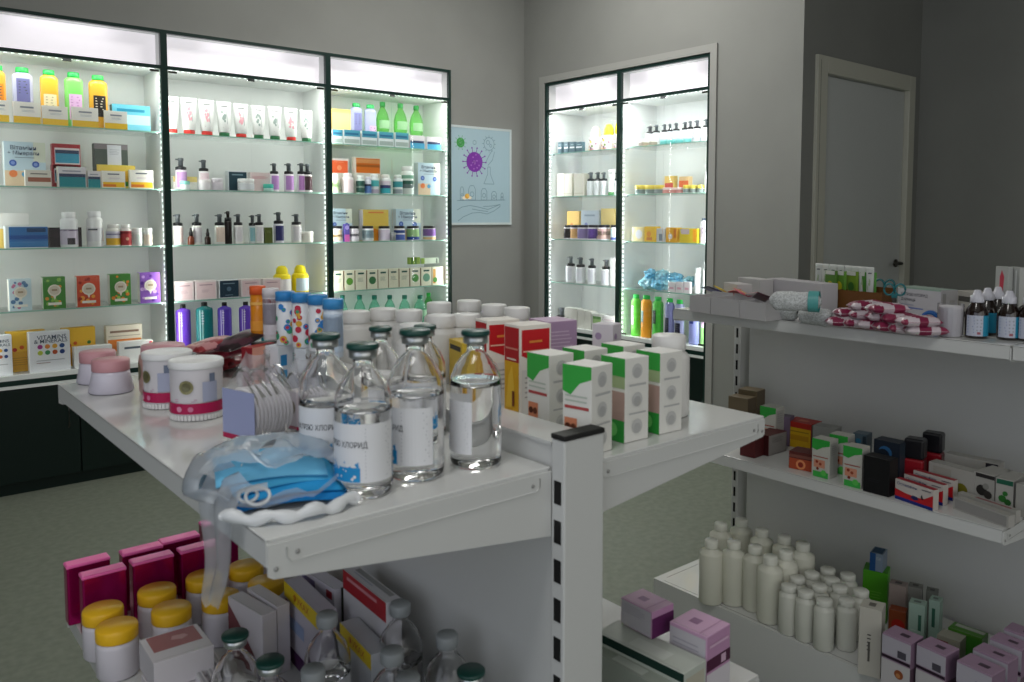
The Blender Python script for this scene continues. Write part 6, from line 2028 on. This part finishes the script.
u, v = uv(474.5, 162); virus(u, v, .070, vio, vio2)
u, v = uv(460.5, 142.5); virus(u, v, .034, grn, paper('#7cc08a'), 10)
line_m = paper('#7f98a3')


def stroke(pts, wd=.0022, m_=None):
    for (a, c) in zip(pts, pts[1:]):
        a, c = Vector(a), Vector(c)
        d_ = (c - a)
        if d_.length < 1e-6:
            continue
        n_ = Vector((-d_.y, d_.x)).normalized() * wd
        b.poly(G, [tuple(a - n_), tuple(c - n_), tuple(c + n_), tuple(a + n_)], m_ or line_m)


def ring(u, v, r, n=20, **k_):
    stroke([(u + r * math.cos(2 * math.pi * i / n), v + r * math.sin(2 * math.pi * i / n)) for i in range(n + 1)], **k_)


u, v = uv(489, 144); ring(u, v, .045)
for i in range(12):
    a_ = i * math.pi / 6
    stroke([(u + .045 * math.cos(a_), v + .045 * math.sin(a_)), (u + .06 * math.cos(a_), v + .06 * math.sin(a_))])
ring(u - .01, v + .01, .014); ring(u + .015, v - .012, .010)
u, v = uv(474.5, 142.5); ring(u, v, .014)
# flasks and jars drawn in outline
for (xx, yb, w_, h_) in ((462, 200, .03, .09), (472, 200, .06, .10), (484, 200, .05, .08), (494, 200, .045, .06), (502, 200, .02, .05)):
    u, v = uv(xx, yb)
    stroke([(u - w_ / 2, v), (u - w_ / 2, v + h_ * .75), (u - w_ / 4, v + h_), (u + w_ / 4, v + h_), (u + w_ / 2, v + h_ * .75), (u + w_ / 2, v), (u - w_ / 2, v)])
    ring(u, v + h_ * .4, w_ * .28, 12)
u, v = uv(489, 184)
stroke([(u - .045, v), (u - .012, v + .07), (u - .012, v + .12), (u + .012, v + .12), (u + .012, v + .07), (u + .045, v), (u - .045, v)])
stroke([(u - .03, v + .15), (u, v + .20), (u + .03, v + .24)])
stroke([(u - .01, v + .13), (u + .03, v + .17), (u + .05, v + .23)])
a, c = uv(457, 200.5), uv(505, 200)
stroke([a, c])
u, v = uv(467, 197)
for i, cc in enumerate(('#efe6cf', '#efe6cf', '#e9a93c', '#f0c25a')):
    b.disc(F(.0010 + i * .0003), u + (-.02, .02, 0, .005)[i], v + (-.006, -.004, .006, .012)[i], (.022, .020, .02, .012)[i], paper(cc), 12, ry=(.012, .012, .018, .012)[i])
hp = [uv(*q) for q in ((458, 221), (463, 217), (472, 213), (480, 212.5), (487, 214), (494, 211), (500, 206.5), (500, 204.5), (494, 207), (488, 209.5), (478, 207), (470, 205.5), (462, 207), (457, 210))]
stroke(hp)
stroke([uv(472, 209), uv(480, 210.5), uv(488, 211.5)])
stroke([uv(483, 206.5), uv(492, 206), uv(500, 204.5)])
child('poster_sheet', b, t)
b = MB()
fr = mat('white_poster_frame', '#c9d3d3', rough=.4)
for (x0_, x1_, z0_, z1_) in ((-W_ / 2 - .006, -W_ / 2 + .010, -.006, H_ + .006), (W_ / 2 - .010, W_ / 2 + .006, -.006, H_ + .006), (-W_ / 2 + .010, W_ / 2 - .010, -.006, .010), (-W_ / 2 + .010, W_ / 2 - .010, H_ - .010, H_ + .006)):
    b.box(x0_, x1_, -.0085, .0065, z0_, z1_, fr)
child('poster_frame', b, t)
finish_labels()
# ---------------------------------------------------------------- light and camera
w = bpy.data.worlds.new('overcast_daylight')
SC.world = w
w.use_nodes = True
bg = w.node_tree.nodes['Background']
bg.inputs['Color'].default_value = (.80, .90, 1, 1)
bg.inputs['Strength'].default_value = 0.5
light_area('window_daylight', (.3, -2.15, 1.6), (R(90), 0, 0), 4.6, 2.1, 25, (1, .965, .90))
light_area('window_daylight', (-2.15, -.45, 1.6), (R(90), 0, R(-90)), 3.3, 2.1, 14, (.84, .86, 1))

light_area('ceiling_lamp_light', (2.7, 3.2, CEIL - .03), (0, 0, 0), 1.2, .6, 40, (1, .98, .94))
light_area('ceiling_lamp_light', (-.1, .5, CEIL - .03), (0, 0, 0), 1.2, .6, 20, (1, .99, .96))

cam = bpy.data.cameras.new('camera')
co = bpy.data.objects.new('camera', cam)
COL.objects.link(co)
SC.camera = co
co.matrix_world = Matrix((
    (RT.x, -DN.x, -FWD.x, EYE.x),
    (RT.y, -DN.y, -FWD.y, EYE.y),
    (RT.z, -DN.z, -FWD.z, EYE.z),
    (0, 0, 0, 1)))
cam.sensor_width = 36
cam.lens = FPX / 1024 * 36
cam.shift_x = (512 - PCX) / 1024
cam.shift_y = (PCY - 341) / 1024
cam.clip_start = .02
cam.dof.use_dof = True
cam.dof.focus_distance = 4.0
cam.dof.aperture_fstop = 8.5
SC.view_settings.view_transform = 'Standard'
SC.view_settings.look = 'None'
SC.view_settings.gamma = 1
SC.view_settings.use_curve_mapping = False
SC.view_settings.exposure = 0.0
SC.cycles.max_bounces = 14
SC.cycles.transparent_max_bounces = 24
SC.cycles.transmission_bounces = 12
SC.cycles.use_denoising = True
